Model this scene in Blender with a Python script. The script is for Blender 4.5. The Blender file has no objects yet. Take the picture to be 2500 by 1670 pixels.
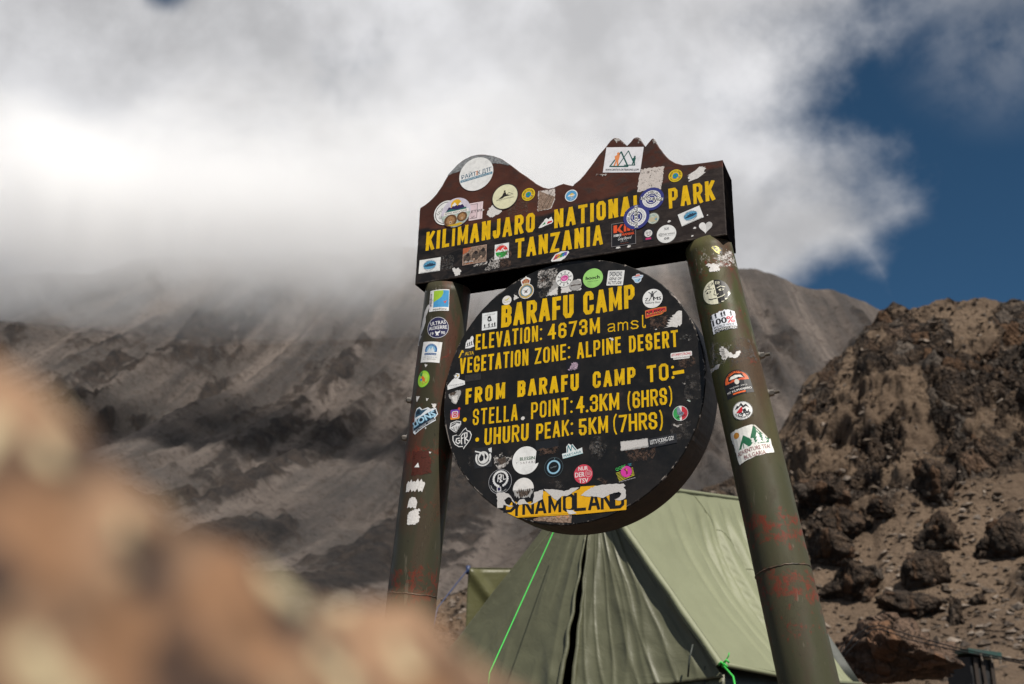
import bpy, bmesh, math, random
import numpy as np
from mathutils import Vector, Matrix, noise as mnoise
from mathutils.geometry import tessellate_polygon
R = math.radians
SC = bpy.context.scene
COL = SC.collection

# ------------------------------------------------------------------ camera
F_PX, PITCH, ROLL, YAW = 2479.8, 0.3672, 0.0275, -0.4147     # focal length in pixels of a 2500 px wide frame
ZO = 2.0                                                     # height of the name board's lower edge
CAM = np.array([1.7093, -2.9799, ZO - 1.5302])
_f = np.array([math.sin(YAW) * math.cos(PITCH), math.cos(YAW) * math.cos(PITCH), math.sin(PITCH)])
_r0 = np.array([math.cos(YAW), -math.sin(YAW), 0.0])
_u0 = np.cross(_r0, _f)
_r = _r0 * math.cos(ROLL) + _u0 * math.sin(ROLL)
_u = -_r0 * math.sin(ROLL) + _u0 * math.cos(ROLL)
cam = bpy.data.cameras.new('camera')
cam.sensor_width = 36.0
cam.lens = F_PX / 2500 * 36
cam.clip_start, cam.clip_end = 0.02, 6000
cam.dof.use_dof = True
cam.dof.focus_distance = 3.42
cam.dof.aperture_fstop = cam.lens / 9.5
cam.dof.aperture_blades = 0
camo = bpy.data.objects.new('camera', cam)
COL.objects.link(camo)
camo.matrix_world = Matrix(((_r[0], _u[0], -_f[0], CAM[0]), (_r[1], _u[1], -_f[1], CAM[1]), (_r[2], _u[2], -_f[2], CAM[2]), (0, 0, 0, 1)))
SC.camera = camo

def ray(px, py):
    d = _f * F_PX + _r * (px - 1250) - _u * (py - 835)
    return d / np.linalg.norm(d)
def azel(px, py):            # azimuth to the right of the view's centre line, elevation (radians)
    d = ray(px, py)
    x, y = d[0] * _r0[0] + d[1] * _r0[1], d[0] * math.sin(YAW) + d[1] * math.cos(YAW)
    return math.atan2(x, y), math.atan2(d[2], math.hypot(x, y))
def at(px, py, dist):        # the point on that line of sight at that horizontal distance from the camera
    d = ray(px, py)
    return Vector(CAM + d * (dist / math.hypot(d[0], d[1])))
def polar(az, dist, z=0.0):
    a = YAW + az
    return (CAM[0] + math.sin(a) * dist, CAM[1] + math.cos(a) * dist, z)

# ------------------------------------------------------------------ light
SUN_AZ, SUN_EL = R(50), R(55)          # azimuth to the right of the board's outward normal (-y)
SUN = Vector((math.sin(SUN_AZ) * math.cos(SUN_EL), -math.cos(SUN_AZ) * math.cos(SUN_EL), math.sin(SUN_EL)))
sl = bpy.data.lights.new('sun', 'SUN')
sl.energy, sl.angle, sl.color = 4.6, R(0.5), (1.0, 0.94, 0.85)
so = bpy.data.objects.new('sun', sl)
COL.objects.link(so)
so.rotation_euler = SUN.to_track_quat('Z', 'Y').to_euler()
SC.view_settings.view_transform = 'Standard'
SC.view_settings.look = 'None'
SC.view_settings.exposure = 0.5
SC.view_settings.gamma = 1.0
SC.cycles.volume_bounces = 20
SC.cycles.max_bounces = 24
SC.cycles.transparent_max_bounces = 16
SC.cycles.use_denoising = True

# ------------------------------------------------------------------ sky
class NT:                    # a small node-tree builder
    def __init__(s, tree): s.t = tree
    def n(s, typ, **kw):
        nd = s.t.nodes.new(typ)
        for k, v in kw.items():
            if k.startswith('i_'): s.put(nd.inputs[k[2:].replace('_', ' ')], v)
            else: setattr(nd, k, v)
        return nd
    def put(s, sock, v):
        if hasattr(v, 'is_linked') or isinstance(v, bpy.types.NodeSocket): s.t.links.new(v, sock)
        else:
            if sock.type == 'RGBA' and len(v) == 3: v = (*v, 1)
            sock.default_value = v
    def m(s, op, a, b=0.0, c=None, clamp=False):
        nd = s.t.nodes.new('ShaderNodeMath'); nd.operation = op; nd.use_clamp = clamp
        s.put(nd.inputs[0], a); s.put(nd.inputs[1], b)
        if c is not None: s.put(nd.inputs[2], c)
        return nd.outputs[0]
    def vm(s, op, a, b=(0, 0, 0), out=0):
        nd = s.t.nodes.new('ShaderNodeVectorMath'); nd.operation = op
        s.put(nd.inputs[0], a)
        if op == 'SCALE': s.put(nd.inputs['Scale'], b)
        else: s.put(nd.inputs[1], b)
        return nd.outputs[out]
    def mr(s, v, a, b, c=0.0, d=1.0, smooth=True):
        nd = s.t.nodes.new('ShaderNodeMapRange'); nd.interpolation_type = 'SMOOTHSTEP' if smooth else 'LINEAR'
        for i, x in enumerate((v, a, b, c, d)): s.put(nd.inputs[i], x)
        return nd.outputs[0]
    def mix(s, f, a, b):
        nd = s.t.nodes.new('ShaderNodeMix'); nd.data_type = 'RGBA'
        s.put(nd.inputs[0], f); s.put(nd.inputs[6], a); s.put(nd.inputs[7], b)
        return nd.outputs[2]
    def noise(s, vec, scale, detail=4.0, rough=0.55, dist=0.0):
        nd = s.t.nodes.new('ShaderNodeTexNoise'); s.put(nd.inputs['Vector'], vec)
        nd.inputs['Scale'].default_value = scale; nd.inputs['Detail'].default_value = detail
        nd.inputs['Roughness'].default_value = rough; nd.inputs['Distortion'].default_value = dist
        return nd.outputs[0]

world = bpy.data.worlds.new('World')
SC.world = world
world.use_nodes = True
W = NT(world.node_tree)
world.node_tree.nodes.clear()
sky = W.n('ShaderNodeTexSky', sky_type='NISHITA')
sky.sun_disc = False
sky.sun_elevation = SUN_EL
sky.sun_rotation = math.atan2(SUN.x, SUN.y)
sky.altitude = 4673
sky.air_density, sky.dust_density, sky.ozone_density = 0.75, 0.1, 2.0
D = W.n('ShaderNodeTexCoord').outputs['Generated']
def blob(px, py, rad, inner=0.0):
    v = W.vm('DISTANCE', D, tuple(ray(px, py)), out=1)
    return W.mr(v, rad / 2480, inner * rad / 2480, 0, 1)
def wmax(*a):
    o = a[0]
    for b in a[1:]: o = W.m('MAXIMUM', o, b)
    return o
soft = W.noise(D, 4.2, 7, 0.56, 0.15)
fine = W.noise(D, 11.0, 6, 0.55, 0.1)
blue = wmax(blob(2560, 470, 600), blob(2330, 640, 430), blob(2060, 740, 300), blob(2440, 300, 720), blob(2420, 480, 480), W.m('MULTIPLY', blob(405, -25, 95), 0.62), W.m('MULTIPLY', blob(-20, 640, 130), 0.55), W.m('MULTIPLY', blob(2480, 40, 150), 0.3))
wob = W.m('ADD', W.m('MULTIPLY', W.m('SUBTRACT', soft, 0.5), 1.3), W.m('MULTIPLY', W.m('SUBTRACT', fine, 0.5), 0.6))
clear = W.mr(W.m('ADD', blue, wob), 0.12, 0.74)
# away from the part of the sky above the mountain the cloud breaks up into separate banks
clear = W.m('MULTIPLY', clear, W.m('SUBTRACT', 1.0, W.m('MULTIPLY', blob(2470, 30, 300), W.mr(fine, 0.35, 0.6, 0.0, 0.3))))
front = W.mr(W.vm('DOT_PRODUCT', D, tuple(ray(1250, 500)), out=1), 0.45, 0.8)
banks = W.mr(soft, 0.46, 0.6)
cover = W.mix(front, banks, W.m('SUBTRACT', 1.0, clear))
tone = W.m('ADD', W.m('MULTIPLY', W.noise(D, 5.2, 6, 0.52, 0.2), 0.72), W.m('MULTIPLY', W.noise(D, 14, 5, 0.55, 0.1), 0.28))
tone = W.mr(tone, 0.36, 0.64)
lift = W.m('ADD', W.m('MULTIPLY', W.m('ADD', blob(1150, 130, 760), W.m('MULTIPLY', blob(1900, 120, 700), 0.7)), 0.085), W.m('MULTIPLY', blob(60, 60, 300), 0.02))
val = W.m('ADD', W.m('MULTIPLY', tone, 0.21), W.m('ADD', lift, 0.315))
cc = W.n('ShaderNodeCombineColor')
for i, k in enumerate((16.3, 16.3, 16.75)): W.put(cc.inputs[i], W.m('MULTIPLY', val, k))
bg = W.n('ShaderNodeBackground')
W.put(bg.inputs[0], W.mix(cover, W.vm('MULTIPLY', sky.outputs[0], (0.62, 1.0, 1.0)), cc.outputs[0]))
bg.inputs[1].default_value = 0.06
wo = W.n('ShaderNodeOutputWorld')
W.t.links.new(bg.outputs[0], wo.inputs[0])

# ------------------------------------------------------------------ helpers
def lin(hexs):
    c = [int(hexs[i:i + 2], 16) / 255 for i in (0, 2, 4)]
    return tuple(x / 12.92 if x <= 0.04045 else ((x + 0.055) / 1.055) ** 2.4 for x in c)
def material(name, rough=0.6, spec=0.5):
    m = bpy.data.materials.new(name); m.use_nodes = True
    k = NT(m.node_tree)
    b = m.node_tree.nodes['Principled BSDF']
    b.inputs['Roughness'].default_value = rough
    b.inputs['Specular IOR Level'].default_value = spec
    k.b = b
    k.P = k.n('ShaderNodeTexCoord').outputs['Object']
    return m, k
def bump(k, h, strength, dist=1.0):
    nd = k.n('ShaderNodeBump'); nd.inputs['Strength'].default_value = strength; nd.inputs['Distance'].default_value = dist
    k.put(nd.inputs['Height'], h); k.put(k.b.inputs['Normal'], nd.outputs[0])
def tag(o, label=None, cat=None, group=None, kind=None):
    for a, b in (('label', label), ('category', cat), ('group', group), ('kind', kind)):
        if b: o[a] = b
    return o
def empty(name, loc):
    o = bpy.data.objects.new(name, None); COL.objects.link(o); o.location = loc; o.empty_display_size = 0.1
    return o
def link(name, me, parent=None, base=None):
    o = bpy.data.objects.new(name, me); COL.objects.link(o)
    if parent is not None:
        o.parent = parent
        r = parent
        while r.parent: r = r.parent
        o.matrix_parent_inverse = Matrix.Translation(r.location).inverted() if parent is r else Matrix.Identity(4)
    return o
def mesh(name, verts, faces, mats, parent=None, smooth=False, midx=None):
    me = bpy.data.meshes.new(name); me.from_pydata([tuple(v) for v in verts], [], faces)
    for m in (mats if isinstance(mats, (list, tuple)) else [mats]): me.materials.append(m)
    if midx: me.polygons.foreach_set('material_index', midx)
    if smooth: me.polygons.foreach_set('use_smooth', [True] * len(me.polygons))
    me.update()
    return link(name, me, parent)
def bm_obj(name, bm, mats, parent=None, smooth=False):
    me = bpy.data.meshes.new(name); bm.to_mesh(me); bm.free()
    for m in (mats if isinstance(mats, (list, tuple)) else [mats]): me.materials.append(m)
    if smooth: me.polygons.foreach_set('use_smooth', [True] * len(me.polygons))
    return link(name, me, parent)
def tube(bm, pts, rad, seg=8, caps=True):
    pts = [Vector(p) for p in pts]; rings = []
    for i, p in enumerate(pts):
        t = (pts[min(i + 1, len(pts) - 1)] - pts[max(i - 1, 0)]).normalized()
        a = t.orthogonal().normalized() if i == 0 else (rings[-1][1] - t * rings[-1][1].dot(t)).normalized()
        b = t.cross(a)
        r = rad[i] if isinstance(rad, (list, tuple)) else rad
        rings.append(([bm.verts.new(p + (a * math.cos(2 * math.pi * j / seg) + b * math.sin(2 * math.pi * j / seg)) * r) for j in range(seg)], a))
    for (r0, _), (r1, _) in zip(rings, rings[1:]):
        for j in range(seg): bm.faces.new((r0[j], r0[(j + 1) % seg], r1[(j + 1) % seg], r1[j]))
    if caps:
        bm.faces.new(list(reversed(rings[0][0]))); bm.faces.new(rings[-1][0])
def hash3(ix, iy, iz):
    h = (ix.astype(np.int64) * 374761393 + iy.astype(np.int64) * 668265263 + iz.astype(np.int64) * 1274126177) & 0xffffffff
    h = ((h ^ (h >> 13)) * 1274126177) & 0xffffffff
    return ((h ^ (h >> 16)) & 0xffff) / 65535.0
def vnoise(x, y, z=0.0):
    x = np.asarray(x, float); y = np.asarray(y, float); z = np.zeros_like(x) + z
    ix, iy, iz = np.floor(x), np.floor(y), np.floor(z)
    s = [t * t * t * (t * (t * 6 - 15) + 10) for t in (x - ix, y - iy, z - iz)]
    o = 0
    for a in (0, 1):
        for b in (0, 1):
            for c in (0, 1):
                w = (s[0] if a else 1 - s[0]) * (s[1] if b else 1 - s[1]) * (s[2] if c else 1 - s[2])
                o = o + w * hash3(ix + a, iy + b, iz + c)
    return o
def fbm(x, y, z=0.0, oct=5, gain=0.5, ridged=False):
    o = 0; a = 1.0; t = 0
    for i in range(oct):
        n = vnoise(x * 2.03 ** i + 17.3 * i, y * 2.03 ** i + 9.1 * i, z * 2.03 ** i + 5.7 * i)
        if ridged: n = 1 - np.abs(2 * n - 1)
        o = o + a * n; t += a; a *= gain
    return o / t
def sstep(x, a, b):
    t = np.clip((x - a) / (b - a), 0, 1); return t * t * (3 - 2 * t)
def grid_obj(name, X, Y, Z, mat, attr=None, parent=None):
    n, m = X.shape
    co = np.stack([X, Y, Z], -1).reshape(-1, 3)
    i = np.arange(n * m).reshape(n, m)
    q = np.stack([i[:-1, :-1], i[:-1, 1:], i[1:, 1:], i[1:, :-1]], -1).reshape(-1, 4)
    me = bpy.data.meshes.new(name)
    me.vertices.add(len(co)); me.vertices.foreach_set('co', co.ravel())
    me.loops.add(q.size); me.loops.foreach_set('vertex_index', q.ravel().astype(np.int32))
    me.polygons.add(len(q)); me.polygons.foreach_set('loop_start', np.arange(0, q.size, 4, dtype=np.int32))
    me.polygons.foreach_set('use_smooth', [True] * len(q))
    if attr is not None:
        for k, v in attr.items():
            a = me.attributes.new(k, 'FLOAT', 'POINT'); a.data.foreach_set('value', v.ravel().astype(np.float32))
    me.materials.append(mat); me.update(calc_edges=True); me.validate()
    return link(name, me, parent)

# ------------------------------------------------------------------ ground, hillside, mountain
def rock_mat(name, sand, sand2, rock, rock2, sc, bs, bd, streak=None, crack=None):
    m, k = material(name, 0.93, 0.2)
    att = k.n('ShaderNodeAttribute', attribute_name='rock').outputs['Fac']
    n1 = k.noise(k.P, sc, 8, 0.65); n2 = k.noise(k.P, sc * 6, 6, 0.7); n3 = k.noise(k.P, sc * 0.17, 4, 0.5); n4 = k.noise(k.P, sc * 22, 4, 0.7)
    s = k.mix(k.mr(n3, 0.4, 0.62), sand, sand2)
    s = k.mix(k.m('MULTIPLY', k.mr(n2, 0.5, 0.72), 0.6), s, tuple(c * 0.45 for c in sand))
    s = k.mix(k.m('MULTIPLY', k.mr(n4, 0.6, 0.72), 0.75), s, tuple(min(1, c * 1.9) for c in sand2))
    s = k.mix(k.m('MULTIPLY', k.mr(n4, 0.42, 0.3), 0.7), s, tuple(c * 0.35 for c in sand))
    if streak:                                              # scree chutes running down the fall line
        a_, b_, L1 = streak
        u_ = k.vm('DOT_PRODUCT', k.P, a_, out=1); v_ = k.vm('DOT_PRODUCT', k.P, b_, out=1)
        cx = k.n('ShaderNodeCombineXYZ'); k.put(cx.inputs[0], k.m('MULTIPLY', u_, 1.0)); k.put(cx.inputs[1], k.m('MULTIPLY', v_, 0.07))
        s1 = k.noise(cx.outputs[0], L1, 5, 0.6, 0.3); s2 = k.noise(cx.outputs[0], L1 * 4.5, 4, 0.6, 0.3)
        s = k.mix(k.m('MULTIPLY', k.mr(s1, 0.5, 0.62), 0.8), s, tuple(c * 1.5 for c in sand2))
        s = k.mix(k.m('MULTIPLY', k.mr(s1, 0.5, 0.36), 0.65), s, tuple(c * 0.5 for c in (sand[2] * 1.1, sand[2] * 1.06, sand[2] * 1.1)))
        s = k.mix(k.m('MULTIPLY', k.mr(s2, 0.52, 0.68), 0.45), s, tuple(c * 0.5 for c in sand))
        sp = k.noise(k.P, sc * 2.2, 7, 0.72); sq = k.noise(k.P, sc * 5.0, 5, 0.75)
        s = k.mix(k.m('MULTIPLY', k.mr(sp, 0.54, 0.6), 0.75), s, rock2)
        s = k.mix(k.m('MULTIPLY', k.mr(sq, 0.58, 0.63), 0.8), s, rock)
        s = k.mix(k.m('MULTIPLY', k.mr(sq, 0.4, 0.34), 0.6), s, tuple(c * 1.4 for c in sand2))
    r = k.mix(k.mr(n1, 0.38, 0.66), rock, rock2)
    r = k.mix(k.m('MULTIPLY', k.mr(n4, 0.58, 0.72), 0.6), r, tuple(c * 1.5 for c in sand))
    r = k.mix(k.m('MULTIPLY', k.mr(n2, 0.5, 0.36), 0.6), r, tuple(c * 0.4 for c in rock))
    ck = None
    if crack:                                               # blocks and joints in the rock
        wv = k.vm('ADD', k.vm('MULTIPLY', k.P, (1, 1, 0.6)), k.vm('SCALE', k.n('ShaderNodeTexNoise', i_Vector=k.P, i_Scale=crack * 1.3).outputs['Color'], 0.5 / crack))
        vo = k.n('ShaderNodeTexVoronoi', feature='DISTANCE_TO_EDGE', i_Vector=wv, i_Scale=crack); vc = k.n('ShaderNodeTexVoronoi', i_Vector=wv, i_Scale=crack)
        v2 = k.n('ShaderNodeTexVoronoi', feature='DISTANCE_TO_EDGE', i_Vector=wv, i_Scale=crack * 3.3)
        ck = k.m('ADD', k.mr(vo.outputs['Distance'], 0.0, 0.16), k.m('MULTIPLY', k.mr(v2.outputs['Distance'], 0.0, 0.18), 0.4))
        cs = k.n('ShaderNodeSeparateColor'); k.put(cs.inputs[0], vc.outputs['Color'])
        r = k.mix(k.m('MULTIPLY', k.mr(cs.outputs[0], 0.6, 1.0), 0.5), r, tuple(c * 1.5 for c in (rock2[0], rock2[0] * .86, rock2[0] * .74)))
        r = k.mix(k.m('MULTIPLY', k.mr(cs.outputs[1], 0.72, 1.0), 0.55), r, (rock2[0] * 1.25, rock2[1] * .95, rock2[2] * .7))
        r = k.mix(k.m('MULTIPLY', k.mr(vo.outputs['Distance'], 0.05, 0.0), 0.7), r, tuple(c * .35 for c in rock))
    f = k.mr(k.m('ADD', att, k.m('MULTIPLY', k.m('SUBTRACT', n1, 0.5), 0.9)), 0.4, 0.6)
    k.put(k.b.inputs['Base Color'], k.mix(f, s, r))
    h = k.m('ADD', k.m('MULTIPLY', n1, 1.0), k.m('ADD', k.m('MULTIPLY', n2, 0.35), k.m('MULTIPLY', n4, 0.12)))
    if ck: h = k.m('ADD', h, k.m('MULTIPLY', ck, k.m('MULTIPLY', f, 0.7)))
    bump(k, h, bs, bd)
    return m
_rx, _ry = math.cos(YAW), -math.sin(YAW); _fx, _fy = math.sin(YAW), math.cos(YAW)
M_far = rock_mat('mountain_scree', (0.071, 0.062, 0.057), (0.108, 0.089, 0.078), (0.019, 0.017, 0.017), (0.046, 0.035, 0.029), 0.09, 1.0, 5.0,
                 ((0.9968 * _rx - 0.08 * _fx, 0.9968 * _ry - 0.08 * _fy, 0.0), (0.08 * _rx + 0.9968 * _fx, 0.08 * _ry + 0.9968 * _fy, 0.0), 0.03))
M_hill = rock_mat('hillside_rock', (0.165, 0.116, 0.08), (0.212, 0.15, 0.102), (0.032, 0.023, 0.018), (0.112, 0.076, 0.051), 1.6, 1.0, 0.6, None, 1.3)
M_gnd = rock_mat('ground_grit', (0.07, 0.052, 0.04), (0.09, 0.066, 0.05), (0.03, 0.022, 0.018), (0.06, 0.04, 0.03), 3.0, 0.8, 0.05)

def capline(pts):
    a = sorted(azel(*p) for p in pts)
    return np.array([x[0] for x in a]), np.array([x[1] for x in a])
# ground: one sheet to the horizon
ra = np.concatenate([np.linspace(0.0, 12, 60), np.geomspace(12.5, 3000, 60)]); aa = np.linspace(-math.pi, math.pi, 181)
GA, GR = np.meshgrid(aa, ra, indexing='ij')
GX, GY = CAM[0] + np.sin(GA) * GR, CAM[1] + np.cos(GA) * GR
GZ = (fbm(GX * 0.7, GY * 0.7, 3.1) - 0.5) * 0.16 - 0.02 - np.clip(GR - 60, 0, None) * 0.004
tag(grid_obj('ground', GX, GY, GZ, M_gnd, {'rock': fbm(GX * 0.5, GY * 0.5, 8.0) * 0.7}), kind='structure')

# the mountain: a broad flank rising to the back, gullied along its fall line
mcap = capline([(-900, 700), (-300, 680), (0, 680), (400, 640), (900, 605), (1400, 605), (1650, 628), (1760, 640), (1845, 655), (1900, 668), (1960, 690), (2040, 716), (2110, 735), (2182, 757), (2350, 800), (2600, 880), (3300, 1100)])
RA0, RA1, QA = 75.0, 900.0, 0.85
EL0 = R(1.0)
az = np.linspace(-0.72, 0.72, 520); rr = np.concatenate([np.linspace(20, RA0, 6)[:-1], np.geomspace(RA0, RA1, 330), np.linspace(RA1 + 20, RA1 + 500, 8)])
AZ, RR = np.meshgrid(az, rr, indexing='ij')
def a_el(azv, r):
    cap = np.interp(azv, *mcap); t = np.clip((r - RA0) / (RA1 - RA0), 0, 1)
    return EL0 + (cap - EL0) * t ** QA
LX, LY = np.sin(AZ) * RR, np.cos(AZ) * RR
c_, s_ = 0.08, 0.9968                                        # fall line, in the frame (right, forward)
U, V = LX * s_ - LY * c_, LX * c_ + LY * s_                 # across, along
warp = (fbm(U / 170, V / 300, 1.0, 3) - 0.5) * 120
gul = fbm((U + warp * 0.35) / 40, V / 600, 2.0, 4, 0.5)
gulf = fbm((U + warp * 0.35) / 12, V / 260, 6.0, 4, 0.55)
crag = fbm(U / 22, V / 90, 4.0, 5, 0.6, True)
cmask = sstep(fbm((U + warp * .7) / 36, V / 190, 7.0, 5, 0.6), 0.5, 0.64)
T = np.clip((RR - RA0) / (RA1 - RA0), 0, 1)
amp = RR / 500
Z = CAM[2] + RR * np.tan(a_el(AZ, RR))
back = np.clip(RR - RA1, 0, None)
fade = sstep(T, 0.0, 0.12) * (1 - 0.75 * sstep(T, 0.8, 1.0))
fcrag = fbm(U / 11, V / 16, 14.0, 4, 0.55, True)
hgt = ((gul - 0.5) * 42 + (gulf - 0.5) * 11) * amp + cmask * ((crag - 0.45) * 6 + (fcrag - .5) * 8) * amp + (fcrag - 0.5) * 3.5 * amp
rockm = np.clip(cmask * 0.42 + (gul - 0.5) * 0.6 + (fcrag - .5) * .5, 0, 1)
def crag_at(px, py, sa, st, ht, ang=0.0, add=0.4):          # a rock outcrop on the flank where the photo has one
    global hgt, rockm
    a, e = azel(px, py); cap = np.interp(a, *mcap)
    t = ((e - EL0) / (cap - EL0)) ** (1 / QA); r0 = RA0 + t * (RA1 - RA0)
    du = (AZ - a) * 2480; dv = (a_el(AZ, RR) - e) * 2480
    p = du * math.cos(ang) + dv * math.sin(ang); q = -du * math.sin(ang) + dv * math.cos(ang)
    g = np.exp(-((p / sa) ** 2 + (q / st) ** 2))
    hgt = hgt + g * ht * (r0 / 300) * (0.3 + crag) * 0.28
    rockm = np.clip(rockm + add * g * (0.5 + crag * 0.9), 0, 1)
for c in [(200, 880, 80, 40, 13, .2), (350, 830, 120, 40, 8, .3), (720, 760, 130, 55, 12, .5), (560, 915, 130, 45, 11, .4), (620, 1205, 120, 38, 15, .5), (700, 1320, 48, 28, 9, .1), (900, 1385, 80, 45, 12, .5), (430, 1050, 90, 40, 9, .6),
          (260, 1010, 30, 22, 6, .0), (330, 985, 34, 22, 6, .0), (1010, 1080, 90, 30, 10, .6), (830, 950, 36, 18, 6, .2), (1120, 1230, 110, 60, 12, .6), (1950, 800, 95, 16, 5, .2), (2070, 850, 70, 14, 5, .35), (1660, 800, 70, 14, 5, -.2), (1640, 880, 60, 16, 5, -.1), (1700, 1090, 90, 40, 9, .4)]:
    crag_at(*c)
Z = Z + hgt * fade - back * 0.35
MX, MY = CAM[0] + np.sin(AZ + YAW) * RR, CAM[1] + np.cos(AZ + YAW) * RR
Z = np.where(RR < RA0 - 1, -4.0, Z)
tag(grid_obj('mountain', MX, MY, Z, M_far, {'rock': rockm}), kind='structure')

# the near hillside: sand below, crags above
hcap = capline([(-900, 1640), (300, 1620), (700, 1560), (900, 1520), (1060, 1470), (1250, 1400), (1500, 1290), (1660, 1225), (1780, 1180), (1850, 1140), (1890, 1085), (1925, 1020), (1960, 948), (2000, 920), (2040, 890), (2085, 862), (2098, 822), (2112, 806), (2126, 802), (2150, 772), (2182, 753), (2225, 762), (2259, 757), (2290, 742), (2316, 738), (2360, 742), (2400, 735), (2450, 739), (2500, 735), (2700, 725), (3100, 720), (3700, 760)])
RB0, RB1, QB = 9.0, 50.0, 1.9
E0B = R(-3.0)
az = np.linspace(-0.62, 0.72, 760); rr = np.concatenate([np.linspace(RB0, RB1, 430), np.linspace(RB1 + 0.4, RB1 + 30, 24)])
AZ, RR = np.meshgrid(az, rr, indexing='ij')
T = np.clip((RR - RB0) / (RB1 - RB0), 0, 1)
cap = np.interp(AZ, *hcap)
EL = E0B + (cap - E0B) * T ** QB
LX, LY = np.sin(AZ) * RR, np.cos(AZ) * RR
Z = CAM[2] + RR * np.tan(EL)
mk = fbm(LX / 9, LY / 9, Z / 7, 4)
up = sstep(EL + (mk - 0.5) * 0.13 - (AZ - 0.3) * 0.18, R(11.0), R(14.5)) * sstep(AZ, 0.2, 0.27)
band = sstep(fbm((LX * 0.8 - LY * 0.6) / 4.5, (LX * 0.6 + LY * 0.8) / 7, 21.0, 4), 0.54, 0.66)
cm = np.clip(up * 0.95 + band * 0.6 * sstep(T, 0.25, 0.5) + 0.6 * sstep(AZ, 0.31, 0.25) * sstep(T, .45, .6), 0, 1)
c1 = 0.55 * fbm(LX / 3.4, LY / 3.4, Z / 2.0, 6, 0.6, True) + 0.45 * fbm(LX / 8, LY / 8, Z / 3.0 + 4, 3, 0.5); c2 = fbm(LX / 0.9, LY / 0.9, Z / 0.7, 4, 0.6, True)
ero = fbm((LX * 0.8 - LY * 0.6) / 1.8, (LX * 0.6 + LY * 0.8) / 9, Z / 6, 4)
env = (1 - 0.72 * sstep(T, 0.9, 1.0)) * sstep(T, 0.0, 0.1)
dz = (cm * ((c1 - 0.5) * 3.4 + (c2 - 0.5) * 1.0) + (c2 - 0.5) * 0.14 + (ero - 0.5) * 0.7 * sstep(T, 0.2, 0.5)) * env * (0.45 + 0.55 * sstep(AZ, 0.0, 0.2))
# rock pushed out of the slope towards the viewer as well as up
push = cm * ((c1 - 0.5) * 3.0 + (c2 - 0.5) * 0.8) * env
Z = Z + dz - np.clip(RR - RB1, 0, None) * 0.45
R2 = RR - push
HX, HY = CAM[0] + np.sin(AZ + YAW) * R2, CAM[1] + np.cos(AZ + YAW) * R2
pock = sstep(fbm((LX * .7 - LY * .7) / 2.2, (LX * .7 + LY * .7) / 4.5, Z / 3 + 9, 4, 0.55), 0.36, 0.52)
hill_rock = np.clip(cm * (0.3 + 0.8 * pock) + (c1 - 0.5) * 0.5 * cm, 0, 1)
tag(grid_obj('hillside', HX, HY, Z, M_hill, {'rock': hill_rock}), kind='structure')
def on_hill(px, py):
    a, e = azel(px, py); i = int(round((a - az[0]) / (az[1] - az[0])))
    i = max(0, min(len(az) - 1, i))
    col = np.arctan2(Z[i] - CAM[2], R2[i])[:430]
    j = int(np.argmax(col >= e)) if (col >= e).any() else 429
    return Vector((HX[i, j], HY[i, j], Z[i, j])), R2[i, j]

# boulders
M_bould = rock_mat('boulder_rock', (0.12, 0.084, 0.06), (0.14, 0.095, 0.065), (0.034, 0.025, 0.019), (0.092, 0.062, 0.042), 2.4, 1.0, 0.25, None, 1.8)
M_red = rock_mat('reddish_rock', (0.15, 0.105, 0.075), (0.18, 0.12, 0.085), (0.10, 0.064, 0.045), (0.19, 0.125, 0.088), 3.0, 1.0, 0.2, None, 2.6)
def boulder_mesh(seed, sx, sy, sz, sub=5, rough=0.5):
    bm = bmesh.new(); bmesh.ops.create_icosphere(bm, subdivisions=sub, radius=1.0)
    rnd = random.Random(seed); off = Vector((rnd.uniform(-50, 50), rnd.uniform(-50, 50), rnd.uniform(-50, 50)))
    cuts = [(Vector((rnd.gauss(0, 1), rnd.gauss(0, 1), rnd.gauss(0, 1))).normalized(), rnd.uniform(0.45, 0.8)) for _ in range(16)]
    for v in bm.verts:
        p = v.co.copy()
        for c, lim in cuts:
            d = p.dot(c) - lim
            if d > 0: p -= c * d * 0.95
        n = mnoise.fractal(p * 1.4 + off, 0.8, 2.1, 5) * 0.22 + (abs(mnoise.noise(p * 2.6 + off)) - .2) * 0.3 + (abs(mnoise.noise(p * 6.5 + off)) - .2) * 0.22
        p *= 1 + n * 0.8
        v.co = Vector((p.x * sx, p.y * sy, p.z * sz))
    return bm
def face(o): o.rotation_euler = (0, 0, -YAW)
def boulder(px, py, w, h, seed, label, mat=None, group=None, sink=0.6, dist=None, name='boulder'):
    # px, py: its middle; w, h: its size in the same units; it rests in the slope
    p, d = on_hill(px, py + h * 0.42)
    if dist: d = dist; p = at(px, py + h * 0.42, dist)
    s = d / F_PX * 1.08
    o = bm_obj(name, boulder_mesh(seed, w * s * 0.6, w * s * 0.55, h * s * 0.68), mat or M_bould, smooth=True)
    me = o.data
    me.attributes.new('rock', 'FLOAT', 'POINT').data.foreach_set('value', [0.9] * len(me.vertices))
    o.location = p + Vector((0, 0, h * s * 0.68 * (1 - sink) - h * s * 0.1)); face(o)
    return tag(o, label, 'boulder', group)
def zr(x, y): return 1900 + x / 2.752, 1100 + y / 2.752
GB = 'boulders on the right slope'
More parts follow.
